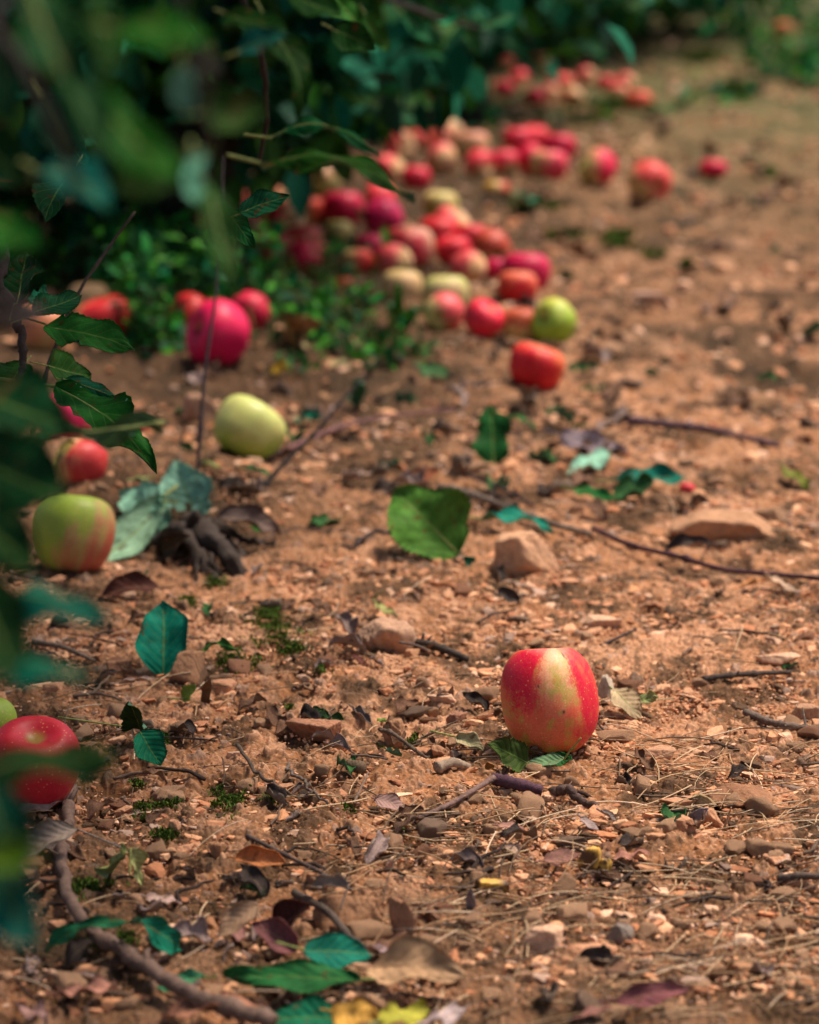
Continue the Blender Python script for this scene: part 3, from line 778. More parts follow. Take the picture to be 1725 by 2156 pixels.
gl(625, 2000, 530, 1945, 74, 0.006, 0.02, (0.20, 0.07, 0.07), 'purplish red curled leaf below the dark red-brown hollow leaf', dry=True, nrm=(0, -1, 0.8), curl=0.8, seed=59, petiole=0)
gl(500, 1945, 500, 1985, 34, 0.006, 0.002, (0.3, 0.14, 0.12), 'small reddish leaf point under the tan bark-like curled leaf', dry=True, seed=60, nrm=(0, -1, .6))
gl(95, 2010, 300, 1935, 36, 0.004, 0.035, (0.02, 0.14, 0.06), 'long arching green leaf edge-on across the lower left branch', nrm=(0, -0.4, 1), arch=0.14, fold=0.5, seed=61, petiole=0)
gl(298, 1940, 378, 2000, 62, 0.035, 0.004, (0.01, 0.17, 0.1), 'teal leaf bending down at the end of the long arching green leaf', nrm=(0.3, -1, 0.7), arch=0.12, seed=62, petiole=0)
gl(760, 2062, 470, 2058, 76, 0.02, 0.014, (0.02, 0.12, 0.035), 'large dark green leaf lying along the bottom of the picture', nrm=(0, -0.7, 1), fold=0.3, wave=0.04, arch=0.05, seed=63, petiole=0.1)
gl(640, 2000, 785, 2015, 82, 0.03, 0.02, (0.01, 0.16, 0.105), 'teal leaf overlapping the large dark green leaf at the bottom', nrm=(0, -0.9, 0.9), wave=0.04, seed=64, petiole=0.4, pdir=(-1, 0, 0.3))
gl(720, 2150, 560, 2140, 90, 0.012, 0.010, (0.012, 0.15, 0.075), 'bright green leaf cut by the lower edge of the picture', nrm=(0, -0.7, 1), wave=0.03, seed=65)
gl(430, 2060, 325, 2075, 44, 0.02, 0.004, (0.06, 0.26, 0.13), 'pale teal leaf under the lower left branch', nrm=(0, -0.6, 1), wave=0.05, seed=66)
gl(775, 2040, 985, 2055, 118, 0.008, 0.022, (0.40, 0.24, 0.13), 'large tan dry leaf right of the overlapping teal leaf', dry=True, nrm=(0.1, -0.8, 1), wave=0.04, arch=0.05, seed=67)
gl(760, 1998, 870, 2002, 28, 0.01, 0.01, (0.30, 0.2, 0.2), 'narrow greyish dry leaf behind the large tan dry leaf', dry=True, seed=68, wave=0.06)
gl(700, 2130, 800, 2150, 80, 0.02, 0.02, (0.5, 0.27, 0.05), 'orange-yellow dry leaf at the bottom edge beside the bright green leaf', dry=True, nrm=(0, -0.8, 1), wave=0.08, seed=69)
gl(800, 2150, 905, 2125, 60, 0.022, 0.016, (0.46, 0.42, 0.06), 'yellow-green leaf at the bottom edge under the large tan leaf', nrm=(0, -0.8, 1), wave=0.08, seed=70)
gl(900, 2150, 985, 2125, 40, 0.02, 0.012, (0.5, 0.38, 0.36), 'pale pinkish white dry leaf at the bottom edge', dry=True, nrm=(0, -0.9, 1), wave=0.08, seed=71)
gl(1300, 2105, 1455, 2085, 58, 0.012, 0.022, (0.17, 0.055, 0.06), 'dark purplish red leaf in the lower right foreground', dry=True, nrm=(0, -0.8, 1), wave=0.03, arch=0.06, seed=72)
gl(1225, 2140, 1290, 2120, 36, 0.006, 0.01, (0.3, 0.13, 0.1), 'small reddish dry leaf left of the dark purplish red leaf', dry=True, seed=73)
gl(125, 2090, 245, 2080, 66, 0.006, 0.012, (0.36, 0.16, 0.11), 'reddish brown ragged leaf in the lower left corner', dry=True, wave=0.08, seed=74, tear=0.3)
gl(340, 2150, 560, 2120, 90, 0.005, 0.016, (0.34, 0.15, 0.09), 'broad reddish tan leaf under the lower left branch at the bottom', dry=True, wave=0.05, arch=0.05, seed=75)
gl(45, 2120, 95, 2150, 44, 0.006, 0.012, (0.36, 0.2, 0.17), 'pinkish leaf in the extreme lower left corner', dry=True, seed=76, wave=0.06)
gl(200, 2052, 70, 2062, 20, 0.004, 0.006, (0.3, 0.2, 0.16), 'narrow pale brown leaf above the reddish ragged leaf', dry=True, seed=77)
# open soil, right
gl(790, 1682, 862, 1708, 44, 0.012, 0.004, (0.34, 0.2, 0.17), 'pinkish dry leaf beside the thin pale twig left of centre', dry=True, nrm=(0, -0.6, 1), fold=0.3, seed=80, petiole=0.1, wave=0.04)
gl(1145, 1812, 1222, 1800, 44, 0.008, 0.010, (0.28, 0.13, 0.1), 'reddish brown leaf touching the yellow apple scrap', dry=True, nrm=(0, -0.6, 1), seed=81, wave=0.03)
gl(1290, 1810, 1370, 1795, 44, 0.006, 0.010, (0.46, 0.2, 0.14), 'pale red crumbly leaf right of the yellow apple scrap', dry=True, seed=82, wave=0.08)
gl(988, 1918, 994, 1870, 22, 0.003, 0.022, (0.3, 0.25, 0.26), 'small lilac grey leaf standing in the lower open soil', dry=True, nrm=(0, -1, 0.2), seed=83, petiole=0)
gl(1455, 1730, 1492, 1702, 36, 0.004, 0.018, (0.34, 0.29, 0.31), 'lilac curled leaf between two tan stones', dry=True, nrm=(0, -1, 0.5), curl=0.8, seed=84, petiole=0)
gl(1050, 1738, 1105, 1745, 34, 0.008, 0.006, (0.4, 0.2, 0.15), 'small pink-brown leaf in the straw below the purple bark piece', dry=True, seed=85)
gl(1225, 1722, 1260, 1752, 28, 0.01, 0.004, (0.3, 0.22, 0.2), 'small greyish leaf below the dark crooked root piece', dry=True, seed=86)
gl(1265, 1708, 1300, 1730, 20, 0.012, 0.006, (0.26, 0.2, 0.18), 'tiny grey curled leaf right of the dark crooked root piece', dry=True, seed=87, curl=1)
gl(1400, 1160, 1500, 1140, 40, 0.012, 0.02, (0.06, 0.04, 0.035), 'dark curled leaf on the wide flat sandy stone', dry=True, nrm=(0, -0.7, 1), curl=1.1, seed=88, arch=0.08)
gl(1560, 1235, 1618, 1222, 26, 0.01, 0.01, (0.5, 0.22, 0.08), 'orange cupped leaf below the thin dark stick at the right', dry=True, seed=89, curl=1)
gl(1625, 1215, 1680, 1250, 26, 0.014, 0.004, (0.5, 0.33, 0.22), 'pale sandy leaf next to the orange cupped leaf', dry=True, seed=90)
gl(1048, 1240, 1095, 1268, 34, 0.018, 0.004, (0.04, 0.03, 0.028), 'black crumpled leaf scrap in front of the big pale wedge-shaped stone', dry=True, seed=91, curl=0.8, nrm=(0.3, -1, 0.6))
# beyond
gl(600, 712, 672, 668, 84, 0.004, 0.07, (0.36, 0.22, 0.07), 'tan yellow leaf propped up right of the crimson apples', dry=True, nrm=(0, -1, 0.3), seed=92, wave=0.05)
gl(570, 780, 612, 772, 34, 0.004, 0.02, (0.5, 0.3, 0.03), 'small bright yellow leaf below the crimson apple', nrm=(0, -1, .5), seed=93)
gl(690, 760, 760, 778, 40, 0.01, 0.006, (0.28, 0.24, 0.11), 'pale brown green leaf in the litter under the trees', dry=True, seed=94)
gl(890, 770, 950, 800, 50, 0.02, 0.004, (0.05, 0.13, 0.05), 'green leaf in the dark litter left of the block-shaped red apple', seed=95, nrm=(0, -.8, 1))
gl(1085, 408, 1135, 425, 34, 0.05, 0.006, (0.03, 0.15, 0.08), 'teal leaf beneath the cluster of far apples', seed=96, nrm=(0, -1, .6))
gl(1280, 862, 1330, 866, 24, 0.006, 0.008, (0.5, 0.38, 0.04), 'small yellow leaf on the path above the lilac leaf', seed=97)
gl(860, 1015, 925, 985, 34, 0.006, 0.02, (0.24, 0.07, 0.03), 'rust brown leaf left of the thick fallen branch', dry=True, seed=98, nrm=(0, -1, .7))
gl(845, 680, 830, 600, 34, 0.004, 0.09, (0.03, 0.28, 0.03), 'bright green upright leaf below the pale yellow apple', nrm=(0, -1, 0.2), seed=99)
gl(850, 690, 890, 640, 30, 0.004, 0.06, (0.03, 0.24, 0.03), 'second bright green leaf curving right under the pale yellow apple', nrm=(0, -1, 0.2), seed=100)

def loose_leaves():
    r = np.random.RandomState(9)
    kinds = [(D_BRN, 'small dry brown leaf fragment lying in the grit', 'dry brown leaf fragments', True),
             (D_GRY, 'small greyish leaf fragment lying in the grit', 'greyish leaf fragments', True),
             ((0.05, 0.035, 0.03), 'small blackened leaf fragment lying in the litter', 'blackened leaf fragments', True),
             ((0.04, 0.12, 0.04), 'small green leaf scrap lying in the shade litter', 'green leaf scraps', False)]
    protos = {}
    for k in range(4):
        for j in range(4):
            V_, Fs, mi, UV = leaf_geo((0, 0, 0), (1, 0, 0), r.uniform(0.45, 0.75), (0, 0, 1), arch=0.12 if j % 2 else -0.05, curl=r.uniform(0.3, 1.5), wave=0.08,
                                      tear=0.5, seed=300 + k * 4 + j, petiole=0.0, thick=0.02, nu=18, nv=7, twist=r.uniform(-1, 1))
            a = [M_dry, M_dryu, M_stick] if kinds[k][3] else [M_leaf, M_under, M_petiole]
            protos[k, j] = np_mesh('leaf_scrap', V_, Fs, a, mi, uv=UV)
    for i in range(292):
        u = r.rand()
        if u < 0.34: px, py = r.uniform(0, 1000), r.uniform(1150, 2150)
        elif u < 0.48: px, py = r.uniform(900, 1725), r.uniform(1000, 2150)
        elif u < 0.78: px, py = r.uniform(380, 1300), r.uniform(700, 1120)
        else: px = r.uniform(900, 1725); py = r.uniform(260, 900) if px > 1150 else r.uniform(420, 800)
        p = gp(px, py)
        if 1040 < px < 1275 and 1380 < py < 1600: continue
        w = r.uniform(0.013, 0.034) * (1.6 if py < 1120 else 1) * (1.4 if py < 800 else 1)
        k = r.choice(4, p=[0.45, 0.22, 0.25, 0.08] if py > 1120 else [0.3, 0.15, 0.33, 0.22])
        c, lb, gr, _ = kinds[k]; f = r.uniform(0.6, 1.4)
        o = link('leaf_scrap', protos[k, r.randint(4)], loc=(p.x, p.y, hs(p.x, p.y) + 0.004), label=lb, cat='leaf', group=gr, color=tuple(x * f for x in c))
        o.scale = (w, w, w); o.rotation_euler = (r.uniform(-.5, .5), r.uniform(-.5, .3), r.uniform(0, 6.28))
loose_leaves()

# ------------------------------------------------------------------ sticks, twigs, straw, moss
def stick(pts, rad, col, label, rough=0.25, seg=9, n=40, seed=0, name='stick', cat='stick', noise=0.0, knots=0, taper=0.6, rag=False):
    P = spline(pts, n); r = np.random.RandomState(seed + 50)
    R = np.linspace(rad, rad * taper, n) * (1 + 0.12 * np.array([fbm(np.array([i * 0.35]), np.array([seed * 3.1]), 3, seed)[0] for i in range(n)]))
    for k in range(knots):
        c = r.randint(2, n - 2); R *= 1 + 0.4 * np.exp(-((np.arange(n) - c) / 0.9) ** 2)
    if noise:
        P = P + noise * np.stack([fbm(np.arange(n) * 0.3, np.full(n, seed + j * 9.0), 3, seed + j) for j in range(3)], 1)
    V, Fs = tube_np(P, R, seg, rough, seed)
    parts = [(V, Fs)]
    for k in range(knots):
        c = r.randint(3, n - 3); d = r.normal(size=3); d[2] = abs(d[2]); d /= np.linalg.norm(d)
        q = P[c] + d * R[c] * np.array([[0.3], [1.6], [2.4]]); parts.append(tube_np(q, [R[c] * .6, R[c] * .35, R[c] * .2], 6))
    V, Fs = merge(parts); org = P[0].copy()
    mi = None
    me = np_mesh(name, V - org, Fs, [M_stick])
    return link(name, me, loc=tuple(org), label=label, cat=cat, color=col)
g = lambda *a: [gp(x, y, z) for x, y, z in a]
BK = (0.055, 0.036, 0.032); RB = (0.10, 0.05, 0.045); GB = (0.15, 0.11, 0.085)
stick(g((925, 1025, .008), (985, 1038, .012), (1100, 1080, .011), (1170, 1105, .009), (1245, 1125, .006)), 0.0042, GB, 'thick grey-brown fallen branch lying behind the large upright green leaf', knots=4, seed=1, n=60)
stick(g((1248, 1112, .010), (1330, 1148, .012), (1430, 1172, .016), (1520, 1198, .012), (1620, 1208, .010), (1780, 1222, .010)), 0.0026, (0.07, 0.03, 0.035), 'long thin dark reddish stick running out of the right edge', knots=5, seed=2, n=70, taper=0.9)
stick(g((985, 1000, .01), (1060, 1030, .014), (1125, 1065, .008)), 0.0025, BK, 'short black twig just above the thick fallen branch', seed=3, knots=1)
stick(g((148, 1640, .006), (140, 1730, .010), (130, 1800, .010), (150, 1900, .012), (205, 1965, .014), (290, 2025, .014), (370, 2080, .018), (450, 2115, .016), (570, 2150, .014)), 0.0036, (0.16, 0.10, 0.075), 'long curving brown branch on the ground in the lower left', knots=10, noise=0.004, seed=4, n=110, taper=1.5)
stick(g((560, 965, .01), (700, 905, .018), (800, 880, .014), (960, 862, .01)), 0.0032, (0.17, 0.08, 0.075), 'blurred reddish stick lying right of the pale green apple', knots=2, seed=5)
stick(g((1325, 885, .010), (1420, 895, .014), (1500, 905, .016), (1640, 938, .010)), 0.0052, (0.11, 0.06, 0.07), 'thick dark purplish stick lying across the path at the right', knots=4, seed=6)
stick(g((868, 1352, .006), (920, 1362, .008), (985, 1388, .005)), 0.0045, (0.06, 0.045, 0.035), 'short thick dark stick right of the big angular brown stone', knots=2, seed=7)
stick(g((840, 1352, .022), (880, 1360, .018), (905, 1372, .012)), 0.0012, GB, 'thin pale twig poking over the short thick dark stick', seed=8)
stick(g((1480, 1430, .006), (1560, 1420, .008), (1665, 1415, .006)), 0.0030, (0.07, 0.05, 0.04), 'dark straight stick lying at the right side of the open soil', knots=2, seed=9)
stick(g((868, 1728, .004), (950, 1692, .008), (1040, 1638, .012)), 0.0016, (0.20, 0.12, 0.10), 'thin pale reddish twig leading to the purple bark piece', knots=1, seed=10, taper=1.5)
stick(g((1040, 1640, .009), (1085, 1650, .010), (1142, 1665, .007)), 0.0052, (0.085, 0.04, 0.055), 'short thick purple-barked piece of wood below the large apple', seed=11, taper=0.8, n=24)
stick(g((1165, 1668, .004), (1195, 1660, .012), (1215, 1680, .008), (1262, 1700, .004)), 0.0042, (0.09, 0.055, 0.045), 'dark crooked root piece right of the purple-barked piece', seed=12, noise=0.002)
stick(g((1570, 1500, .006), (1640, 1525, .007), (1760, 1538, .006)), 0.0034, GB, 'brown stick lying at the right edge beside upright straw', knots=3, seed=13)
stick(g((1265, 1360, .004), (1340, 1325, .010)), 0.0018, BK, 'thin dark twig lying above and right of the large apple', seed=14)
stick(g((800, 1535, .012), (832, 1548, .018), (875, 1580, .012), (905, 1600, .006)), 0.0019, (0.12, 0.08, 0.055), 'knobbly twig lying along the slanting tan stone', knots=4, seed=15)
stick(g((735, 1610, .006), (765, 1618, .006)), 0.0048, (0.15, 0.1, 0.06), 'short pale-ended stub of wood below the flat reddish slab', seed=16, n=12, taper=1)
stick(g((920, 1617, .008), (955, 1606, .010), (990, 1616, .006)), 0.0048, (0.33, 0.24, 0.17), 'pale cracked piece of bare wood below the pale twisted leaf', seed=17, n=16)
stick(g((600, 1615, .006), (640, 1650, .01), (690, 1690, .004)), 0.0014, GB, 'thin curved root left of the pale upright twig', seed=18, noise=0.004)
stick(g((745, 1692, .002), (776, 1625, .02)), 0.0011, (0.28, 0.19, 0.14), 'pale thin twig standing at a slant below the flat reddish slab', seed=19)
stick(g((500, 1570, .01), (560, 1640, .012), (620, 1676, .004)), 0.0016, (0.10, 0.07, 0.05), 'thin dark root curving through the crumbly soil at left of centre', seed=20, noise=0.003)
stick(g((520, 1760, .004), (600, 1800, .012), (700, 1850, .014), (740, 1875, .01)), 0.0017, (0.09, 0.06, 0.05), 'thin dark twig running behind the orange-brown cupped leaf', knots=2, seed=21)
stick(g((620, 1880, .006), (690, 1920, .016), (750, 1985, .012), (830, 2010, .006)), 0.0030, (0.09, 0.065, 0.05), 'dark brown stick lying across the dark red-brown hollow leaf', knots=2, seed=22)
stick(g((70, 1352, .006), (130, 1362, .010), (200, 1392, .006)), 0.0028, (0.16, 0.11, 0.08), 'flat brown splinter of wood left of the brown angular stone', seed=23)
stick(g((1700, 1545, .003), (1690, 1490, .02)), 0.0012, GB, 'short twig end standing at the right edge of the soil', seed=24)
stick(g((1525, 1745, .002), (1540, 1700, .02)), 0.0010, (0.4, 0.26, 0.16), 'tan splinter standing below the brown mound-like stone', seed=25)
stick(g((1640, 1850, .004), (1700, 1845, .008), (1780, 1850, .006)), 0.0034, (0.10, 0.07, 0.055), 'dark curved root end at the lower right edge', seed=26)
stick(g((660, 2140, .006), (700, 2120, .010)), 0.002, BK, 'tiny dark twig between the bottom green leaves', seed=27)
stick(g((740, 1150, .004), (790, 1120, .012), (845, 1130, .006)), 0.0030, BK, 'dark ragged bark strip left of the large upright green leaf', seed=28, noise=0.004)
stick(g((440, 1160, .004), (560, 1130, .008), (640, 1110, .010), (745, 1120, .004)), 0.0016, (0.1, 0.07, 0.06), 'thin root trailing right from the dark root', seed=29, noise=0.004)
# upright shoots
def upright(pts, r0, r1, col, label, seed):
    base = gp(pts[0][0], pts[0][1], 0.0); t0 = depth(base)
    P = [base - Vector((0, 0, 0.004))] + [dp(x, y, t0 + dt) for x, y, dt in pts[1:]]
    return stick(P, r0, col, label, seed=seed, n=60, taper=r1 / r0, knots=5, name='twig', cat='twig', rough=0.15)
upright([(408, 1100, 0), (418, 960, 0.0), (432, 780, .01), (452, 640, .02), (462, 520, .03), (467, 400, .04), (470, 330, .05)], 0.0023, 0.0010, (0.05, 0.035, 0.04), 'thin upright shoot rising from the dark root past the crimson apple', 31)
upright([(538, 1035, 0), (600, 975, .03), (660, 915, .06), (715, 850, .09), (772, 788, .12)], 0.0028, 0.0013, (0.022, 0.016, 0.015), 'thin slanting twig right of the pale green apple', 32)
# dark root
gl(455, 1088, 590, 1130, 74, 0.042, 0.014, (0.10, 0.065, 0.055), 'dark curled dead leaf roofing over the right end of the dark root', dry=True, nrm=(0.1, -0.6, 1), curl=0.9, arch=0.12, seed=121, petiole=0)
gl(335, 1165, 400, 1130, 60, 0.004, 0.035, (0.035, 0.022, 0.016), 'blackish dead leaf in the hollow left of the dark root', dry=True, nrm=(0, -1, 0.5), curl=0.8, seed=122, petiole=0)
def root():
    parts = []
    for i, (pts, r0, r1) in enumerate([
        (g((345, 1135, .004), (372, 1100, .030), (398, 1112, .034), (420, 1155, .024), (445, 1205, .008), (450, 1232, -.006)), .010, .006),
        (g((398, 1090, .030), (440, 1110, .036), (478, 1148, .028), (500, 1190, .012), (505, 1230, -.006)), .015, .010),
        (g((400, 1084, .036), (455, 1088, .040), (505, 1110, .030), (545, 1122, .026), (580, 1125, .016)), .007, .002),
        (g((440, 1105, .020), (490, 1130, .022), (515, 1180, .008), (508, 1262, -.002)), .008, .002),
        (g((290, 1165, -.006), (330, 1130, .012), (385, 1104, .028)), .010, .014),
        (g((350, 1150, -.006), (420, 1130, .010), (480, 1150, .004)), .026, .024),
        (g((360, 1170, -.006), (420, 1180, .004), (440, 1230, -.004)), .016, .006),
        (g((405, 1095, .02), (408, 1080, .045), (410, 1066, .055)), .012, .004)]):
        P = spline(pts, 30); V, Fs = tube_np(P, np.linspace(r0, r1, 30) * 0.82, 14, 0.35, i)
        parts.append((V, Fs))
    for (qx, qy, qz, sx, sy, sz, sd) in ((405, 1130, .006, .10, .09, .045, 4), (465, 1160, .002, .08, .08, .04, 9), (360, 1160, -.002, .08, .07, .03, 12)):
        P, Fc = rock(5, sd, 16, soft=0.09, rough=0.35); c = np.array(gp(qx, qy)[:])
        parts.append((P * np.array([sx, sy, sz]) + c + np.array([0, 0.03, qz]), [Fc]))
    for k in range(3):
        rk = np.random.RandomState(k); ax = 400 + rk.uniform(-30, 110)
        P = spline(g((ax, 1150, .03), (ax + rk.uniform(-20, 30), 1200, .014), (ax + rk.uniform(-40, 50), 1262, -.002)), 16)
        parts.append(tube_np(P, np.linspace(.0022, .0006, 16), 6, 0.3, k))
    V, Fs = merge(parts); org = np.array(gp(420, 1180)[:])
    V[:, 2] -= 0.009
    V = V + 0.007 * np.stack([fbm(V[:, 0] * 60 + V[:, 2] * 40, V[:, 1] * 60 + j * 3, 3, j) for j in range(3)], 1) + 0.0034 * np.stack([fbm(V[:, 0] * 260 + V[:, 2] * 90, V[:, 1] * 200 + j * 3, 3, j) for j in range(3)], 1)
    me = np_mesh('tree_root', V - org, Fs, [M_stick])
    link('tree_root', me, loc=tuple(org), label='knobbly dark grey root lump beside the mint leaves at the left', cat='root', color=(0.05, 0.035, 0.027))
root()

def small_twigs():
    r = np.random.RandomState(21)
    protos = []
    for i in range(8):
        n = 14; x = np.linspace(0, 1, n)
        P = np.stack([x, 0.18 * fbm(x * 3, np.full(n, i * 3.0), 2, i), 0.05 * np.sin(np.pi * x)], 1)
        V, Fs = tube_np(P, np.linspace(0.04, 0.022, n), 7, 0.35, i); protos.append(np_mesh('twig', V, Fs, [M_stick]))
    for i in range(120):
        px = r.uniform(0, 1725); py = r.uniform(1080, 2150) if i < 95 else r.uniform(700, 1100)
        if 1040 < px < 1275 and 1380 < py < 1600: continue
        dk = r.rand() < 0.6
        p = gp(px, py); L = r.uniform(0.018, 0.055)
        o = link('twig', protos[r.randint(8)], loc=(p.x, p.y, hs(p.x, p.y) + 0.003), label='short dark broken twig lying on the soil' if dk else 'short pale broken twig lying on the soil', cat='twig',
                 group='short dark twigs' if dk else 'short pale twigs', color=(0.07, 0.045, 0.035) if dk else (0.24, 0.16, 0.11))
        w = r.uniform(0.6, 1.3) * 0.035 / L
        o.scale = (L, L * w, L * w); o.rotation_euler = (0, r.uniform(-0.2, 0.05), r.normal(0, 0.9) + (3.14 if r.rand() < .5 else 0))
small_twigs()

def straw():
    r = np.random.RandomState(4); parts = []; cols = []
    for i in range(1450):
        if i < 850: px = r.uniform(700, 1760); py = 1560 + 600 * r.rand() ** 1.0
        elif i < 1200: px = r.uniform(0, 1725); py = r.uniform(1450, 2170)
        else: px = r.uniform(300, 1725); py = r.uniform(1050, 1500)
        if fbm(np.array([px / 120.0]), np.array([py / 60.0]), 2, 8)[0] < (-0.05 if i < 1200 else 0.1): continue
        p = gp(px, py); L = r.uniform(0.012, 0.06) * (1.3 if r.rand() < .15 else 1); a = r.normal(0.2, 1.0)
        n = 6; x = np.linspace(-.5, .5, n)
        bend = r.normal(0, 0.25); zz = r.uniform(0.0, 0.06); tl = r.normal(0, 0.10)
        ln = np.stack([x, bend * x * x, 0 * x], 1) * L
        ca, sa = math.cos(a), math.sin(a)
        X = p.x + ln[:, 0] * ca - ln[:, 1] * sa; Y = p.y + ln[:, 0] * sa + ln[:, 1] * ca
        Z = Hs(X, Y) + 0.0035 + abs(tl) * (x + .5) * L + zz * L * (1 - 4 * x * x)
        V, Fs = tube_np(np.stack([X, Y, Z], 1), r.uniform(0.00025, 0.00065), 4, cap=False)
        parts.append((V, Fs)); c = np.array([(0.55, 0.38, 0.22), (0.42, 0.25, 0.13), (0.16, 0.10, 0.06), (0.09, 0.06, 0.04), (0.66, 0.48, 0.32)][r.choice(5, p=[.27, .25, .2, .18, .1])])
        cols.append(np.repeat(c[None] * r.uniform(0.8, 1.2), len(V), 0))
    V, Fs = merge(parts)
    link('dry_grass', np_mesh('dry_grass', V, Fs, [M_straw], attrs={'pig': np.concatenate(cols)}), kind='stuff')
straw()

def leaflets(n, X, Y, Z, S, N, T, C, seed, name, mat, kind='stuff', parent=None, fold=0.25):
    """small folded leaves, eight vertices each: X..Z base, S length, N normal, T direction"""
    T = T / (np.linalg.norm(T, axis=1)[:, None] + 1e-9)
    N = N - T * (N * T).sum(1)[:, None]; N /= np.linalg.norm(N, axis=1)[:, None] + 1e-9
    B = np.cross(T, N); P = np.stack([X, Y, Z], 1)
    tpl = [(0, 0, 0), (.3, .24, .07), (.33, 0, -.02), (.3, -.24, .07), (.68, .22, .02), (.7, 0, -.06), (.68, -.22, .02), (1, 0, -.16)]
    V = np.stack([P + T * (a * S)[:, None] + B * (b * S)[:, None] + N * (c * S)[:, None] for a, b, c in tpl], 1).reshape(-1, 3)
    o = (np.arange(len(X)) * 8)[:, None]
    tr = np.concatenate([np.array([q]) + o for q in ((0, 2, 1), (0, 3, 2), (4, 5, 7), (5, 6, 7))])
    qd = np.concatenate([np.array([q]) + o for q in ((1, 2, 5, 4), (2, 3, 6, 5))])
    me = np_mesh(name, V, [tr, qd], [mat], attrs={'pig': np.repeat(C, 8, 0)})
    return me

def moss():
    r = np.random.RandomState(3); VX = []; S = []
    spots = [(575, 1340, 60, 34), (560, 1300, 40, 14), (610, 1375, 30, 12), (455, 1235, 26, 14), (490, 1400, 28, 26), (540, 1405, 24, 12), (300, 1718, 22, 14), (290, 1660, 16, 8), (345, 1700, 30, 12), (480, 1690, 34, 22),
             (375, 1695, 16, 8), (570, 1695, 18, 10), (790, 1572, 22, 12), (820, 1588, 16, 10), (865, 1575, 14, 8), (395, 1275, 22, 12), (840, 1760, 14, 6), (350, 1560, 20, 10), (345, 1770, 26, 12), (180, 1880, 30, 16), (240, 1860, 30, 14), (500, 1740, 14, 8),
             (610, 1500, 10, 5), (740, 1710, 16, 8), (230, 1990, 50, 20), (880, 1560, 12, 6), (690, 1420, 20, 8), (1305, 508, 34, 14), (1380, 545, 22, 7), (1550, 205, 34, 12), (1445, 565, 8, 5), (1290, 225, 60, 12), (1240, 255, 40, 8), (1530, 190, 50, 14), (1480, 120, 50, 14), (1610, 370, 24, 8), (1130, 440, 50, 10), (1180, 500, 40, 8)]
    for (px, py, rx, ry) in spots:
        m = int(rx * ry * 1.6)
        for k in range(min(m, 2600)):
            a = r.normal(0, 0.5, 2); qx, qy = px + a[0] * rx, py + a[1] * ry
            VX.append((qx, qy))
    VX = np.array(VX)
    R = np.array([ray(a, b)[:] for a, b in VX]); t = CAMZ / -R[:, 2]
    for _ in range(3): t = (CAMZ - Hs(R[:, 0] * t, R[:, 1] * t)) / -R[:, 2]
    X = R[:, 0] * t; Y = R[:, 1] * t
    k = fbm(X * 60, Y * 60, 2, 5) > -0.12; X = X[k]; Y = Y[k]; n = len(X)
    Z = Hs(X, Y) + r.uniform(0.001, 0.006, n)
    sz = np.where(Y > 4, 0.012, 0.0030) * r.uniform(0.5, 1.3, n)
    T = r.normal(size=(n, 3)); T[:, 2] = np.abs(T[:, 2]) + 0.5
    C = np.array([0.045, 0.095, 0.014]) * r.uniform(0.4, 1.9, (n, 1)) * np.array([1, 1, 1]); C[:, 0] *= r.uniform(0.8, 1.8, n)
    me = leaflets(n, X, Y, Z, sz, r.normal(size=(n, 3)), T, C, 1, 'moss', M_moss)
    link('moss', me, kind='stuff')
moss()

# ------------------------------------------------------------------ apples
def basis(ax):
    a = Vector(ax).normalized(); h = Vector((0, -1, 0)) if abs(a.y) < 0.9 else Vector((1, 0, 0))
    x = h.cross(a).normalized(); y = a.cross(x)
    return np.array([x[:], y[:], a[:]])          # rows: local axes in world

def apple_geo(rs, hs_, ax, seed, nu=150, nv=110, taper=0.10, cav=0.20, squ=0.86, lob=0.045, cw=0.30):
    """unit radius shape; returns world-oriented vertices and faces"""
    r = np.random.RandomState(seed)
    th = np.linspace(0, np.pi, nv); ph = np.linspace(0, 2 * np.pi, nu, endpoint=False)
    T, Pn = np.meshgrid(th, ph, indexing='ij')
    st_, ct = np.sin(T), np.cos(T)
    rho = np.maximum(st_, 0) ** squ; z = np.sign(ct) * np.abs(ct) ** (squ * 1.0)
    l5 = np.cos(5 * Pn + seed)
    rho = rho * (1 + taper * z * 0.9 + lob * l5 * (0.35 - 0.65 * z) * st_ + 0.025 * np.sin(Pn + r.uniform(0, 6)) + 0.02 * np.sin(2 * Pn + r.uniform(0, 6)))
    z = z + 0.035 * l5 * np.maximum(-z, 0) * (rho > 0.25) * sst(0.2, 0.6, rho)
    z = z + 0.03 * np.sin(Pn + r.uniform(0, 6)) * rho
    top = ct > 0
    z = z * 1.0
    z = np.where(top, z - cav * 1.55 * np.exp(-(rho / cw) ** 2) - 0.10 * np.exp(-(rho / 0.62) ** 2) * 0.6, z + cav * 1.15 * np.exp(-(rho / 0.26) ** 2))
    L = np.stack([rho * np.cos(Pn), rho * np.sin(Pn), z * hs_], -1).reshape(-1, 3) * rs
    Wd = L @ basis(ax)
    i = (np.arange(nv - 1)[:, None] * nu); j = np.arange(nu)[None]; j2 = (j + 1) % nu
    Q = np.stack([i + j, i + nu + j, i + nu + j2, i + j2], -1).reshape(-1, 4)
    return Wd, Q, L / rs

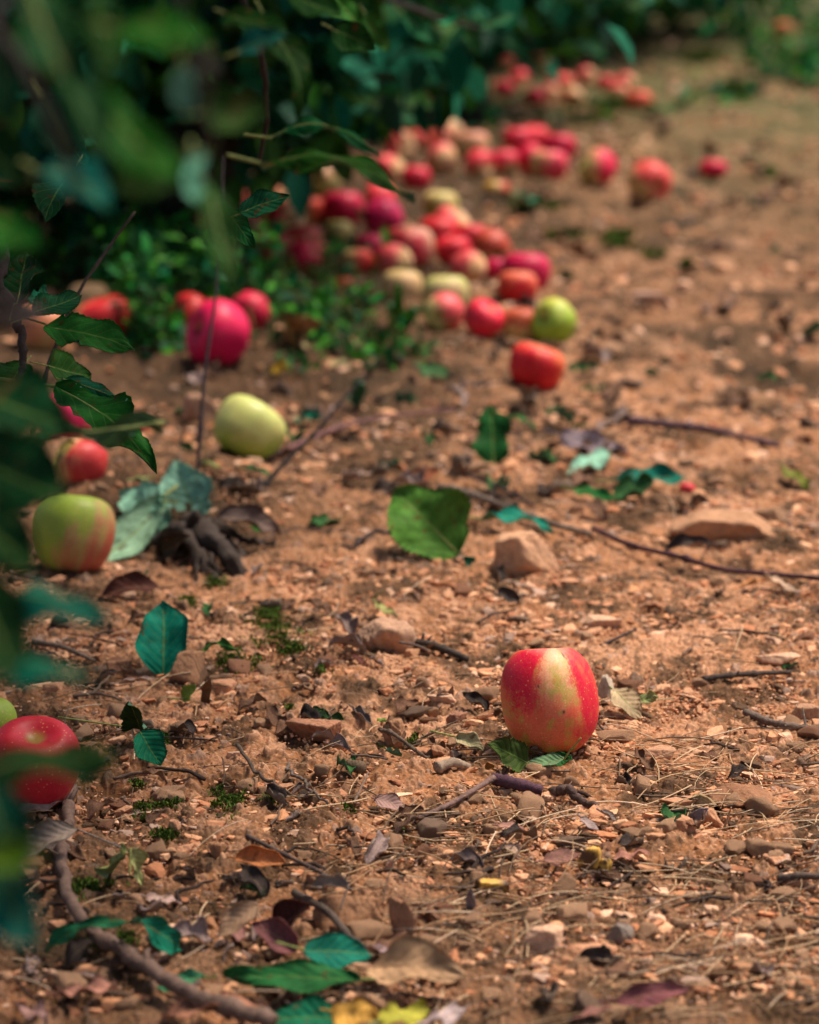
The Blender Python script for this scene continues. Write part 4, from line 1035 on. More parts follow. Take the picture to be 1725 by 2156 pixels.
CRIM = (0.60, 0.006, 0.055); REDC = (0.55, 0.018, 0.02); PINK = (0.76, 0.085, 0.09); ORNG = (0.70, 0.16, 0.06)
GRN = (0.30, 0.40, 0.045); LIME = (0.33, 0.45, 0.06); CREAM = (0.66, 0.45, 0.18); PALEP = (0.76, 0.40, 0.24); YEL = (0.55, 0.48, 0.14)
PIGF = {}
def pigment(W_, L, base, blush, amt, bdir, seed, mid=CREAM):
    """true skin colour: base, then a cream edge, then the blush, streaked from pole to pole"""
    d = W_ / (np.linalg.norm(W_, axis=1)[:, None] + 1e-9)
    b = Vector(bdir).normalized(); k = d @ np.array(b[:])
    an = np.arctan2(L[:, 1], L[:, 0])
    nz = fbm(np.cos(an) * 5 + seed, np.sin(an) * 5 + L[:, 2] * 0.7, 3, seed) * 0.30 + fbm(np.cos(an) * 22 + seed, np.sin(an) * 22 + L[:, 2] * 1.0, 3, seed + 5) * 0.22 \
        + fbm(L[:, 0] * 4 + L[:, 2] * 3, L[:, 1] * 4 - L[:, 2] * 2, 4, seed + 9) * 0.3
    f = k * 0.8 + nz + (amt - 0.5) * 2.0
    base, blush, mid = np.array(base), np.array(blush), np.array(mid)
    c = base + (mid - base) * sst(-0.55, 0.0, f)[:, None]
    c = c + (blush - c) * sst(-0.15, 0.40, f)[:, None]
    rho = np.hypot(L[:, 0], L[:, 1])
    c = c + (np.array([0.34, 0.28, 0.06]) - c) * (sst(0.30, 0.10, rho) * 0.75)[:, None]
    return c

def main_pig(W_, L):
    d = W_ / np.linalg.norm(W_, axis=1)[:, None]
    a = np.degrees(np.arctan2(d[:, 0], -d[:, 1])); z = W_[:, 2] / np.abs(W_[:, 2]).max()
    q = d * 3.0
    n3 = fbm(q[:, 0] * 1.3 + 5, q[:, 2] * 1.3 + q[:, 1], 5, 7); n1 = fbm(a / 11, z * 1.4, 3, 3); n2 = fbm(a / 2.4, z * 1.6, 3, 4); n4 = fbm(q[:, 0] * 14, q[:, 2] * 14, 3, 8)
    n5 = fbm(q[:, 0] * 30, q[:, 2] * 22, 2, 18)
    aa = a + 8 * n1 + 6 * n2 + 7 * n3 + 6 * n4 + 4 * n5
    left = sst(2, -32, aa + 3 * z); right = sst(12, 50, aa - 16 * np.maximum(z, 0) + 2)
    zz = z + 0.26 * n3 + 0.10 * n2 + 0.12 * n4 + 0.10 * n5
    redL = left * (1 - sst(0.20, -0.30, zz + 0.0045 * (a + 30)) * 0.92)
    redR = right * (1 - sst(-0.42, -0.75, zz)) * (0.85 + 0.3 * n1)
    back = sst(75, 110, np.abs(a)); redL = redL * (1 - back * 0.3)
    cream = np.array([0.80, 0.47, 0.24]); crim = np.array([0.68, 0.003, 0.040]); orn = np.array([0.72, 0.125, 0.05]); gr = np.array([0.24, 0.23, 0.012])
    c = np.ones((len(a), 1)) * cream
    yg = np.exp(-((a - 9 + 4 * n3) / 7) ** 2) * sst(0.0, 0.25, z) * sst(0.80, 0.5, z)
    c = c + (np.array([0.52, 0.42, 0.07]) - c) * np.clip(yg * (0.75 + 0.8 * n3), 0, 0.9)[:, None]
    c = c + (orn - c) * (sst(0.50, -0.08, zz) * 0.92)[:, None]
    c = c + (np.array([0.50, 0.17, 0.035]) - c) * (sst(-0.3, -0.6, zz) * 0.7)[:, None]
    c = c + (gr - c) * np.clip(sst(-0.42, -0.75, zz) * sst(-0.15, 0.3, n1 + n3 + 0.12), 0, 1)[:, None]
    rr = np.clip(np.maximum(redL, redR), 0, 1)
    c = c + (np.array([0.76, 0.16, 0.09]) - c) * (np.clip(0.28 + 0.9 * n4 + 0.8 * n5 + 0.5 * n3, 0, 0.7) * (0.35 + 0.65 * sst(0.9, 0.1, z)))[:, None]
    c = c + (np.array([0.74, 0.10, 0.06]) - c) * sst(0.0, 0.62, rr)[:, None]
    c = c + (crim - c) * (sst(0.35, 0.95, rr) * np.clip(0.90 + 0.35 * n4 + 0.3 * n5, 0, 1))[:, None]
    top = sst(0.84, 0.98, z + 0.05 * n3)
    c = c + (np.array([0.84, 0.42, 0.30]) - c) * (top * 0.7)[:, None]
    c = c + (np.array([0.42, 0.38, 0.06]) - c) * np.clip(sst(-0.1, 0.45, fbm(q[:, 0] * 2.2 + 9, q[:, 2] * 1.8, 3, 29)) * (1 - rr) * 0.6, 0, 1)[:, None]
    c = c + (np.array([0.36, 0.28, 0.10]) - c) * (sst(0.26, 0.12, np.hypot(L[:, 0], L[:, 1])) * 0.8)[:, None]
    for (ta, tz, rad) in ((-17, 0.42, 1.3), (36, 0.86, 2.0), (33, 0.84, 1.3), (14, 0.02, 1.5)):
        g_ = np.exp(-(((a - ta) / rad) ** 2 + ((z - tz) / (rad * 0.02)) ** 2))
        c = c + (np.array([0.04, 0.018, 0.01]) - c) * g_[:, None]
    return c

APPLES = []
def apple(px, py, w, label, base=GRN, blush=CRIM, amt=0.6, bdir=(0, -0.3, 1), ax=(0, 0.1, 1), hr=1.0, mid=CREAM, stem=0, seed=None, hi=False, pig=None, group=None, hang=None, taper=0.08, cut=None, dz=0.0, squ=0.86, cw=0.30):
    seed = seed if seed is not None else int(px * 7 + py) % 997
    u = (px - W / 2) / F
    if hang is None:
        r_ = ray(px, py); k = -r_.z; g0 = 0.0
        for _ in range(5):
            t = (CAMZ - g0 - dz) / (k + 0.93 * hr * w / (2 * F)); c = CAM + r_ * t; g0 = hs(c.x, c.y)
    else:
        t = hang; c = CAM + ray(px, py) * t
    rad = w * t / F / 2
    V, Q, L = apple_geo(rad, 0.90 * hr, ax, seed, *((420, 300) if hi else (110, 80)), taper=taper, squ=squ, cw=cw)
    C = pig(V, L) if pig else pigment(V, L, base, blush, amt, bdir, seed, mid)
    if cut is not None:        # a bitten or rotted side: skin sunk into a brown hollow
        cd = np.array(Vector(cut[:3]).normalized()[:]); d = V / np.linalg.norm(V, axis=1)[:, None]; m = sst(cut[3], cut[3] + 0.06, d @ cd + 0.05 * fbm(d[:, 0] * 5, d[:, 2] * 5, 3, seed))
        V = V - cd * (m * rad * 0.22)[:, None]
        C = C + (np.array(cut[4]) - C) * m[:, None]
    if hang is None:
        c.z = hs(c.x, c.y) - V[:, 2].min() - 0.004 + dz
    me = np_mesh('apple', V, [Q], [M_apple], attrs={'pig': np.clip(C, 0.004, 0.95)})
    o = link('apple', me, loc=c, label=label, cat='apple', group=group)
    B = basis(ax); hz = 0.90 * hr
    if stem:
        cav = (0.56) * hz
        P = np.array([[0, 0, cav], [0.02, 0.01, cav + 0.2], [0.06, 0.03, cav + 0.42], [0.10, 0.02, cav + 0.42 + 0.2 * stem]]) * rad
        V2, Fs = tube_np(spline(P, 10) @ B, np.linspace(0.035, 0.05, 10) * rad * 0.8, 7)
        link('stem', np_mesh('stem', V2, Fs, [M_calyx]), parent=o)
    # calyx: a ring of dried sepals in the lower hollow
    parts = []
    for k in range(5):
        a = k * 1.2566; zc = -0.74 * hz
        P = np.array([[0.05 * math.cos(a), 0.05 * math.sin(a), zc + 0.05], [0.13 * math.cos(a), 0.13 * math.sin(a), zc - 0.04], [0.10 * math.cos(a + .2), 0.10 * math.sin(a + .2), zc - 0.13]]) * rad
        parts.append(tube_np(spline(P, 6) @ B, np.array([.05, .05, .045, .035, .02, .008]) * rad, 5))
    V3, Fs3 = merge(parts)
    link('calyx', np_mesh('calyx', V3, Fs3, [M_calyx]), parent=o)
    APPLES.append((c.copy(), rad, label)); return o

BRWN = (0.10, 0.05, 0.02)
apple(1156, 1458, 208, 'large red apple with a pale stripe standing alone in the open soil', ax=(-0.09, 0.30, 1), hr=1.30, hi=True, pig=main_pig, taper=-0.01, stem=0, seed=3, squ=0.86)
apple(155, 1115, 175, 'green and pink apple resting on a pale leaf beside the dark root', GRN, (0.50, 0.11, 0.06), 0.28, (0.75, -0.2, -0.6), (0.1, 0.3, 1), 1.12, mid=(0.46, 0.27, 0.10), squ=0.82)
apple(72, 1598, 196, 'dimpled red apple partly hidden behind blurred leaves at the left edge', (0.6, 0.3, 0.12), (0.55, 0.02, 0.035), 0.85, (0, -0.3, 1), (0.10, -0.30, 1), 1.12, cw=0.42, mid=(0.7, 0.2, 0.14))
apple(-28, 1510, 130, 'green apple cut by the left edge behind the dimpled red apple', GRN, CRIM, 0.15, (-1, 0, 0))
apple(525, 905, 150, 'pale green apple alone on the path in the middle left', LIME, (0.52, 0.56, 0.16), 0.3, (0.2, -0.3, 1), (0.5, 0.4, 0.8), 0.96, mid=(0.52, 0.50, 0.16), squ=0.78)
apple(460, 703, 145, 'bright crimson apple with a dark hollow in front of two others', PINK, (0.68, 0.004, 0.075), 0.98, (0, 0, 1), (-0.85, -0.45, 0.35), 0.98, cut=(-0.9, -0.55, 0.15, 0.93, (0.05, 0.015, 0.012)))
apple(398, 662, 96, 'orange-red apple with an open cut, behind the bright crimson apple', CREAM, REDC, 0.7, (0.2, 0, 1), (-0.6, -0.6, 0.5), cut=(-0.7, -0.6, 0.1, 0.86, (0.45, 0.22, 0.10)))
apple(528, 652, 84, 'crimson pink apple behind and right of the bright crimson apple', PALEP, (0.66, 0.02, 0.06), 0.9, (0, 0, 1), (-0.6, -0.8, -0.2))
apple(218, 672, 122, 'large red apple behind the hanging green leaf at the left', PALEP, REDC, 0.68, (0.7, -0.2, 0.7), (-0.3, 0, 1))
apple(88, 682, 118, 'large orange-pink apple behind the twig fork at the left', (0.52, 0.36, 0.10), (0.62, 0.22, 0.10), 0.6, (0, -0.2, 1), mid=(0.6, 0.33, 0.13))
apple(186, 622, 86, 'pale tan-yellow apple behind the large red one at the left', YEL, (0.6, 0.34, 0.16), 0.5, (0, 0, 1))
apple(142, 868, 124, 'pink apple showing between two hanging leaves at the left', PALEP, (0.70, 0.02, 0.11), 0.75, (-0.4, -0.2, 1))
apple(168, 962, 122, 'red and green apple with a torn core side above the green and pink apple', (0.32, 0.33, 0.06), (0.58, 0.04, 0.04), 0.6, (1, -0.2, 0), cut=(-0.75, -0.2, 0.7, 0.72, (0.22, 0.16, 0.03)))
apple(305, 895, 44, 'small pale pink apple just behind the tip of the lowest hanging leaf', PALEP, PINK, 0.55, (-0.5, 0, 1))
# the heap in the middle
apple(1130, 767, 118, 'block-shaped red apple with an orange top, nearest of the middle heap', ORNG, (0.62, 0.010, 0.02), 0.55, (-0.5, -0.8, -0.4), (0.25, 0.1, 1), 0.92, mid=(0.75, 0.14, 0.05), squ=0.74)
apple(1168, 675, 98, 'bright green apple with its stem hollow showing, right end of the middle heap', (0.28, 0.42, 0.03), (0.5, 0.5, 0.06), 0.2, (0, 0, 1), (-0.75, -0.6, 0.35), 1.0, stem=0.3, mid=(0.42, 0.50, 0.08))
apple(1096, 674, 78, 'brownish red apple squeezed between a hot pink and a bright green apple', (0.36, 0.24, 0.05), (0.48, 0.08, 0.03), 0.6, (0.3, 0, 1), (0, 0, 1), 1.1)
apple(1020, 668, 88, 'hot pink-red apple left of the brownish red apple', PINK, (0.74, 0.02, 0.05), 0.9, (0, 0, 1), (0.5, -0.3, 0.8))
apple(935, 655, 84, 'pink apple with a dark eye turned to the camera in the middle heap', (0.52, 0.38, 0.14), (0.72, 0.09, 0.10), 0.62, (1, 0, 0.5), (0.35, 0.92, 0.1))
apple(940, 612, 100, 'pale greenish yellow apple behind the pink apple with a dark eye', (0.46, 0.46, 0.13), PALEP, 0.3, (0, -1, -0.5), mid=(0.6, 0.48, 0.2))
apple(1090, 597, 84, 'orange-red apple in front of a magenta one in the middle heap', (0.72, 0.2, 0.1), (0.60, 0.010, 0.02), 0.55, (0, -0.6, -1), mid=(0.76, 0.12, 0.06))
apple(1107, 566, 104, 'deep magenta apple behind the orange-red one in the middle heap', PINK, (0.55, 0.004, 0.06), 1.0, (0, 0, 1))
apple(1048, 560, 58, 'small magenta apple touching the left of the deep magenta apple', PINK, (0.55, 0.004, 0.07), 1.0, (0, 0, 1))
apple(848, 596, 88, 'pale yellow apple above the bright green upright leaf', (0.52, 0.50, 0.14), (0.68, 0.42, 0.2), 0.45, (0, -1, -.3))
apple(1036, 522, 82, 'brown-red apple with a dark eye, right end of the upper heap', (0.4, 0.24, 0.08), (0.48, 0.06, 0.03), 0.7, (0, 0, 1), (-0.3, 0.9, 0.3))
apple(990, 496, 76, 'crimson apple half behind the brown-red one in the upper heap', PINK, (0.58, 0.012, 0.03), 0.95, (0, 0, 1))
apple(922, 484, 88, 'red apple behind the pale-striped pink one in the upper heap', PINK, (0.62, 0.02, 0.03), 0.9, (0, 0, 1))
apple(862, 510, 106, 'pink apple with a pale cream cheek, largest of the upper heap', (0.72, 0.40, 0.25), (0.70, 0.03, 0.06), 0.55, (-0.6, -0.5, -0.5), mid=(0.75, 0.3, 0.2))
apple(806, 458, 86, 'magenta apple with a brownish hollow in the upper heap', PALEP, (0.60, 0.008, 0.09), 0.85, (0.3, 0, 1), (-.2, .9, .35))
apple(722, 432, 90, 'dark crimson apple at the top of the upper heap', PINK, (0.58, 0.006, 0.055), 0.98, (0, 0, 1))
apple(655, 438, 70, 'orange and red apple left of the dark crimson one', (0.66, 0.28, 0.13), (0.66, 0.05, 0.02), 0.55, (1, 0, 0.2))
apple(636, 500, 84, 'soft red apple with pale sides at the left of the upper heap', (0.66, 0.36, 0.2), (0.66, 0.08, 0.06), 0.55, (0, 0, 1))
apple(672, 530, 60, 'pale pink apple low at the left of the upper heap, among weeds', PALEP, PINK, 0.4, (0, 0, 1))
apple(590, 512, 64, 'faded pinkish apple farthest left of the upper heap', PALEP, PINK, 0.5, (1, 0, 1))
apple(780, 508, 66, 'bright magenta apple below the one with the brownish hollow', PALEP, (0.68, 0.015, 0.10), 0.8, (0.5, 0, 1))
apple(752, 545, 70, 'two-toned cream and red apple low in the upper heap', (0.70, 0.42, 0.22), (0.66, 0.04, 0.03), 0.5, (1, -0.3, 0))
apple(712, 482, 62, 'yellow-green apple in the middle of the upper heap', (0.38, 0.40, 0.06), YEL, 0.4, (0, 0, 1))
apple(575, 470, 62, 'yellow-green apple under the dark teal leaf', (0.44, 0.42, 0.08), YEL, 0.4, (0, 0, 1))
apple(500, 418, 56, 'dull red apple showing behind the leaves at the upper left', PINK, (0.5, 0.06, 0.04), 0.7, (0, 0, 1))
apple(722, 592, 36, 'small orange-red apple fragment deep in the weeds', ORNG, (0.6, 0.05, 0.01), 0.7, (0, 0, 1))
apple(578, 562, 36, 'dull red apple nearly buried in the weeds', ORNG, (0.45, 0.04, 0.02), 0.7, (0, 0, 1))
apple(928, 426, 76, 'green apple standing behind the red ones of the upper heap', (0.36, 0.38, 0.07), YEL, 0.3, (0, 0, 1))
apple(876, 368, 62, 'pinkish crimson apple above the upper heap', PINK, (0.6, 0.012, 0.04), 0.85, (0.3, 0, 1))
apple(610, 385, 90, 'yellow-green apple under the long dark arching leaf', (0.42, 0.42, 0.09), YEL, 0.4, (0, 0, 1))
apple(680, 372, 80, 'pale olive apple beside the yellow-green one under the arching leaf', (0.40, 0.36, 0.12), PALEP, 0.4, (0, 0, 1))
# the line of far apples
apple(1370, 380, 92, 'pink apple with a pale cheek, nearest of the far line', (0.62, 0.42, 0.2), (0.70, 0.07, 0.06), 0.66, (0.8, 0, 0.6), (-0.3, 0.9, 0.1))
apple(1260, 352, 84, 'half green, half crimson apple in the far line', (0.36, 0.40, 0.07), (0.68, 0.012, 0.06), 0.55, (1, -0.2, 0.1), (-0.8, 0, 0.5))
apple(1502, 350, 60, 'crimson half apple lying alone far out on the path', PINK, (0.62, 0.01, 0.05), 0.95, (0, 0, 1), hr=0.8)
apple(1156, 342, 80, 'pink apple with a greenish left cheek in the far line', (0.46, 0.42, 0.18), (0.72, 0.05, 0.09), 0.62, (1, -0.2, 0))
apple(1178, 305, 68, 'deep crimson apple behind the pink one with a greenish cheek', PINK, (0.60, 0.006, 0.05), 0.98, (0, 0, 1))
apple(1062, 336, 64, 'rose red apple with a pale underside in the far line', (0.6, 0.42, 0.22), (0.70, 0.03, 0.07), 0.62, (-0.3, 0, 1))
apple(1090, 290, 66, 'crimson pink apple behind the rose red one', PINK, (0.64, 0.02, 0.05), 0.85, (0, 0, 1))
apple(994, 300, 72, 'pale green and pink apple left of the crimson pink one', (0.50, 0.44, 0.2), (0.66, 0.25, 0.16), 0.45, (0, 0, 1))
apple(882, 290, 56, 'faint red apple left end of the far line', PALEP, (0.62, 0.06, 0.05), 0.7, (0, 0, 1))
apple(935, 285, 50, 'dull pinkish apple beside the faint red one in the far line', (0.45, 0.3, 0.12), (0.55, 0.12, 0.08), 0.5, (0, 0, 1))
apple(1045, 396, 56, 'rotten orange-brown apple in the shade below the far line', (0.55, 0.28, 0.04), (0.5, 0.04, 0.02), 0.45, (1, 0, 0))
apple(1344, 208, 56, 'orange-red apple, right end of the farthest group', ORNG, (0.74, 0.10, 0.05), 0.7, (0, 0, 1))
apple(1302, 190, 44, 'pale pinkish apple between two redder ones in the farthest group', PALEP, PINK, 0.4, (0, 0, 1))
apple(1278, 172, 42, 'small deep red apple left of the pale pinkish one, far away', PINK, (0.58, 0.02, 0.03), 0.95, (0, 0, 1))
apple(1182, 172, 56, 'red-topped apple in the middle of the farthest group', PALEP, (0.66, 0.05, 0.04), 0.65, (-0.4, 0, 1))
apple(1127, 200, 40, 'dark crimson apple behind a hanging leaf in the farthest group', PINK, (0.5, 0.01, 0.04), 0.95, (0, 0, 1), hr=1.2)
apple(1062, 184, 46, 'rosy apple at the left end of the farthest group', PINK, (0.66, 0.015, 0.05), 0.9, (0, 0, 1))
apple(1590, 118, 34, 'tiny far pinkish apple near the upper right corner', PINK, (0.6, 0.1, 0.06), 0.6, (0, 0, 1))
apple(1655, 62, 54, 'far yellowish apple in the upper right corner', (0.5, 0.42, 0.12), ORNG, 0.4, (0, 0, 1))
o_ = apple(1447, 1022, 34, 'tiny red crab apple beside the teal wavy-edged leaf', PALEP, (0.62, 0.04, 0.05), 0.7, (0.5, 0, 1))
# hanging on the trees
apple(557, 165, 44, 'pink-red apple hanging in the dark leaves near the top', (0.5, 0.3, 0.1), (0.70, 0.03, 0.06), 0.65, (0, -0.3, 1), hang=5.6, hr=1.1)
apple(752, 215, 36, 'dull red apple hanging in front of the trunks', (0.3, 0.2, 0.08), (0.42, 0.02, 0.025), 0.8, (0, 0, 1), hang=6.2, hr=1.3)
apple(690, 88, 40, 'faint pink apple hanging near the top between the trunks', PALEP, PINK, 0.7, (0, 0, 1), hang=6.6)
apple(12, 352, 60, 'yellow and red apple hanging at the left edge behind dark leaves', YEL, REDC, 0.5, (1, 0, -1), hang=3.2)

# the crowd of apples between the ones told apart above; those that find no room on the ground rest on their neighbours
def crowd(spots, lb, gr):
    for i, (px, py, w) in enumerate(spots):
        r = np.random.RandomState(i + 40)
        k = r.randint(4)
        base, bl, am = [(PALEP, PINK, 0.6), (PINK, (0.66, 0.012, 0.05), 0.85), (PALEP, (0.72, 0.04, 0.06), 0.7), (PINK, (0.70, 0.02, 0.04), 0.9)][k]
        for dz in (0.0,):
            r_ = ray(px, py); t = (CAMZ - dz) / (-r_.z + 0.93 * w / (2 * F)); c = CAM + r_ * t; rad = w * t / F / 2
            if all((c - a[0]).length > 0.80 * (rad + a[1]) for a in APPLES): break
        else: continue
        apple(px, py, w, lb, base, bl, am, tuple(r.normal(size=3) + np.array([0, 0, 0.8])), tuple(r.normal(size=3)), stem=0.6 if r.rand() < 0.4 else 0, seed=i + 60, dz=dz, group=gr)
crowd([(600, 465, 84), (690, 515, 84), (760, 475, 86), (830, 548, 80), (545, 440, 72), (955, 520, 76), (640, 545, 78), (590, 420, 72), (950, 470, 82), (800, 420, 78), (985, 560, 80), (520, 480, 76), (480, 520, 74), (560, 525, 74), (620, 395, 72), (500, 455, 70), (665, 560, 70)],
      'pink-red apple crowded in between the others of the middle heap', 'apples crowded in the middle heap')
crowd([(842, 305, 64), (930, 335, 66), (1010, 345, 66), (820, 355, 68), (945, 278, 60), (1125, 285, 64), (1120, 335, 66)],
      'pink-red apple in the crowded trail between the middle heap and the far trees', 'apples in the trail behind the middle heap')
crowd([(1235, 160, 42), (1160, 195, 42), (1095, 165, 42), (1320, 170, 40), (1205, 200, 42), (1000, 195, 44), (950, 205, 44)],
      'small blurred pink-red apple under the far trees', 'apples under the far trees')
def hung():
    r = np.random.RandomState(8)
    for i in range(16):
        px, py, t = r.uniform(380, 1250), r.uniform(5, 130), r.uniform(6.0, 7.6)
        apple(px, py, r.uniform(30, 42), 'pinkish apple half hidden in the dark leaves near the top', PALEP, PINK, r.uniform(0.3, 0.9), (0, 0, 1), seed=i + 7, hang=t, group='apples half hidden in the far leaves')
hung()

# yellow scraps of rotting apple
def scrap(px, py, w, h, label, seed):
    P, Fc = rock(4, seed, 8, rough=0.12)
    p = gp(px, py + h * 0.4); t = depth(p); s = w * t / F
    P = P * np.array([s, s * 0.5, h * t / F]); P[:, 2] += h * t / F * 0.4
    n = fbm(P[:, 0] * 90, P[:, 2] * 90, 3, seed)
    C = np.array([0.62, 0.36, 0.07])[None] + (np.array([0.10, 0.045, 0.02]) - np.array([0.62, 0.36, 0.07]))[None] * sst(0.05, 0.35, n)[:, None]
    link('apple_scrap', np_mesh('apple_scrap', P, [Fc], [M_apple], attrs={'pig': C}), loc=(p.x, p.y, hs(p.x, p.y)), label=label, cat='apple scrap')
scrap(1240, 1812, 52, 66, 'yellow brown-spotted apple scrap standing up in the straw', 2)
scrap(1272, 1825, 34, 40, 'smaller yellow apple scrap at the right of the spotted one', 6)
scrap(1036, 1870, 74, 38, 'low glossy yellow apple scrap left of the other yellow scraps', 9)

# ------------------------------------------------------------------ trees
def crown_geo(r, n, cx, cy, z0, z1, rx, ry, size, low=1.0, cols=None):
    """leaf positions clumped round twig ends through the crown's volume"""
    nc = max(6, n // 45)
    cl = []
    while len(cl) < nc:
        d = r.normal(size=3); d /= np.linalg.norm(d); q = d * r.uniform(0.35, 1.0) ** 0.6
        z = z0 + (z1 - z0) * (0.5 + 0.5 * q[2]); cl.append((cx + rx * q[0], cy + ry * q[1], z))
    cl = np.array(cl); k = r.randint(nc, size=n)
    P = cl[k] + r.normal(size=(n, 3)) * np.array([0.14, 0.14, 0.11]) * (0.6 + 0.6 * r.rand(nc))[k][:, None]
    P[:, 2] = np.where(P[:, 2] < z0, z0 + (z0 - P[:, 2]) * 0.5, P[:, 2])
    lo = r.rand(n) < 0.30; P[lo, 2] = z0 + (P[lo, 2] - z0) * 0.25       # branches that droop to the ground
    T = r.normal(size=(n, 3)); T[:, 2] -= 0.5; N = r.normal(size=(n, 3)) * 0.6; N[:, 2] += 0.9
    cols = np.array(cols if cols is not None else [(0.006, 0.065, 0.018), (0.003, 0.07, 0.038), (0.02, 0.10, 0.008), (0.03, 0.10, 0.012), (0.003, 0.04, 0.02), (0.015, 0.17, 0.09)])  # crown shade put into the dark greens, highlights into the bright last one
    C = cols[(k * 7) % len(cols)] * r.uniform(0.6, 1.4, (n, 1)) * (0.7 + 0.6 * r.rand(nc))[k][:, None]
    return P, T, N, C, size * r.uniform(0.7, 1.25, n), cl

def tree(x, y, rt, z0, z1, rx, ry, n, label, seed, group, lean=(0, 0), cc=(0, 0), clear=None, lsize=0.075):
    r = np.random.RandomState(seed); z = hs(x, y)
    root_ = bpy.data.objects.new('apple_tree', None); COL.objects.link(root_); root_.location = (x, y, z)
    root_['label'] = label; root_['category'] = 'tree'; root_['group'] = group
    zt = z1 * 0.62
    P = spline([(0, 0, -0.06), (0.01, 0.0, 0.12), (lean[0] * .4, lean[1] * .4, zt * .45), (lean[0], lean[1], zt)], 40)
    R = np.interp(np.linspace(0, 1, 40), [0, .06, .15, .6, 1], [rt * 1.7, rt * 1.25, rt, rt * .8, rt * .45])
    V, Fs = tube_np(P, R, 18, 0.16, seed)
    link('trunk', np_mesh('trunk', V, Fs, [M_bark]), parent=root_)
    Pp, T, N, C, S, cl = crown_geo(r, n, cc[0], cc[1], z0, z1, rx, ry, lsize)
    for k in range(7):
        c = cl[r.randint(len(cl))]; s = P[r.randint(16, 38)]
        mid_ = (s + c) / 2 + np.array([0, 0, 0.12])
        V, Fs = tube_np(spline([s, mid_, c], 14), np.linspace(rt * .4, rt * .08, 14), 8, 0.2, k)
        link('limb', np_mesh('limb', V, Fs, [M_bark]), parent=root_)
    if clear is not None:
        kk = clear(Pp[:, 0] + x, Pp[:, 1] + y, Pp[:, 2]); Pp, T, N, C, S = Pp[kk], T[kk], N[kk], C[kk], S[kk]
    me = leaflets(len(Pp), Pp[:, 0], Pp[:, 1], Pp[:, 2], S, N, T, C, seed, 'crown', M_crown)
    link('crown', me, parent=root_)
    return root_

# keep a leaf only where it does not hang in front of the heap of apples, as in the real row
def edge_x(y): return 0.15 + 0.115 * (y - 3.5)
def clr(x, y, z):
    zb = CAMZ - (CAMZ / np.maximum(y, .1)) * 0 # unused height reference
    dpt = y * CP + (CAMZ - z) * SP
    py = H / 2 + F * ((CAMZ - z) * CP - y * SP) / dpt; px = W / 2 + F * x / dpt
    lim = np.interp(px, [-400, 0, 260, 500, 700, 820, 1000, 1280, 1400, 1500, 1600, 2200], [560, 560, 520, 405, 315, 230, 165, 150, 120, 50, -20, -60])
    return (py < lim) | (y < 2.6)
TG = 'apple trees of the row'
def tx(px, py): 
    p = gp(px, py); return p.x, p.y
def flower():
    p = gp(332, 560); P = []; r = np.random.RandomState(2)
    V, Fs = tube_np(spline([(0, 0, 0), (0.004, 0, 0.05), (0, 0, 0.10)], 8), 0.0012, 6)
    o = link('clover_flower', None, loc=(p.x, p.y, hs(p.x, p.y)), label='small white clover flower in the weeds under the nearest trunk', cat='flower')
    link('stem', np_mesh('stem', V, Fs, [M_petiole]), parent=o)
    for k in range(70):
        d = r.normal(size=3); d /= np.linalg.norm(d); d[2] = abs(d[2]) * 1.1 - 0.15; b = np.array([0, 0, 0.102])
        P.append(tube_np(np.array([b + d * 0.003, b + d * 0.010, b + d * 0.017]), [0.001, 0.002, 0.0006], 5))
    V, Fs = merge(P)
    link('bloom', np_mesh('bloom', V, Fs, [M_weed], attrs={'pig': np.ones((len(V), 3)) * 0.7}), parent=o)
flower()
x, y = tx(395, 590); tree(x, y, 0.085, 0.10, 2.0, 0.5, 0.55, 8000, 'nearest trunked apple tree, dark and broad, above the green weeds', 1, TG, (0.05, 0.1), (-0.1, 0.25), clr)
x, y = tx(622, 282); tree(x, y, 0.055, 0.10, 2.1, 0.55, 0.65, 8500, 'apple tree with a thin dark trunk behind the hanging curled leaf', 2, TG, (0.0, 0.1), (-0.15, 0.2), clr)
x, y = tx(975, 262); tree(x, y, 0.062, 0.12, 2.0, 0.45, 0.55, 6500, 'apple tree with the straight dark trunk left of the farthest apples', 3, TG, (0.02, 0.1), (-0.12, 0.25), clr)
x, y = tx(1245, 128); tree(x, y, 0.06, 0.14, 2.0, 0.45, 0.5, 6000, 'far apple tree above the farthest apples', 4, TG, (0.0, 0.1), (-0.1, 0.2), clr)
tree(-1.5, 8.2, 0.07, 0.02, 2.2, 1.0, 0.9, 8000, 'apple tree deep in the shade at the upper left', 5, TG, (0, 0.1), (0.2, 0))
tree(-0.3, 9.2, 0.07, 0.02, 2.0, 1.2, 0.8, 9000, 'apple tree closing the dark view behind the two thin trunks', 6, TG, (0, 0.1), (0, 0))
tree(0.75, 13.2, 0.08, 0.02, 2.4, 1.1, 1.0, 11000, 'apple tree closing the row far off near the top', 7, TG, (0, 0.1), (0, 0), lambda x, y, z: x < 1.35)
tree(-1.2, 5.4, 0.08, 0.05, 2.2, 0.8, 0.8, 9000, 'apple tree at the left behind the hanging branches', 8, TG, (0, 0.1), (0, 0))
tree(0.45, 10.2, 0.07, 0.03, 2.2, 0.9, 0.8, 11000, 'apple tree between the far trunks, leaves hanging to the ground', 9, TG, (0, 0.1), (0, 0), clr)

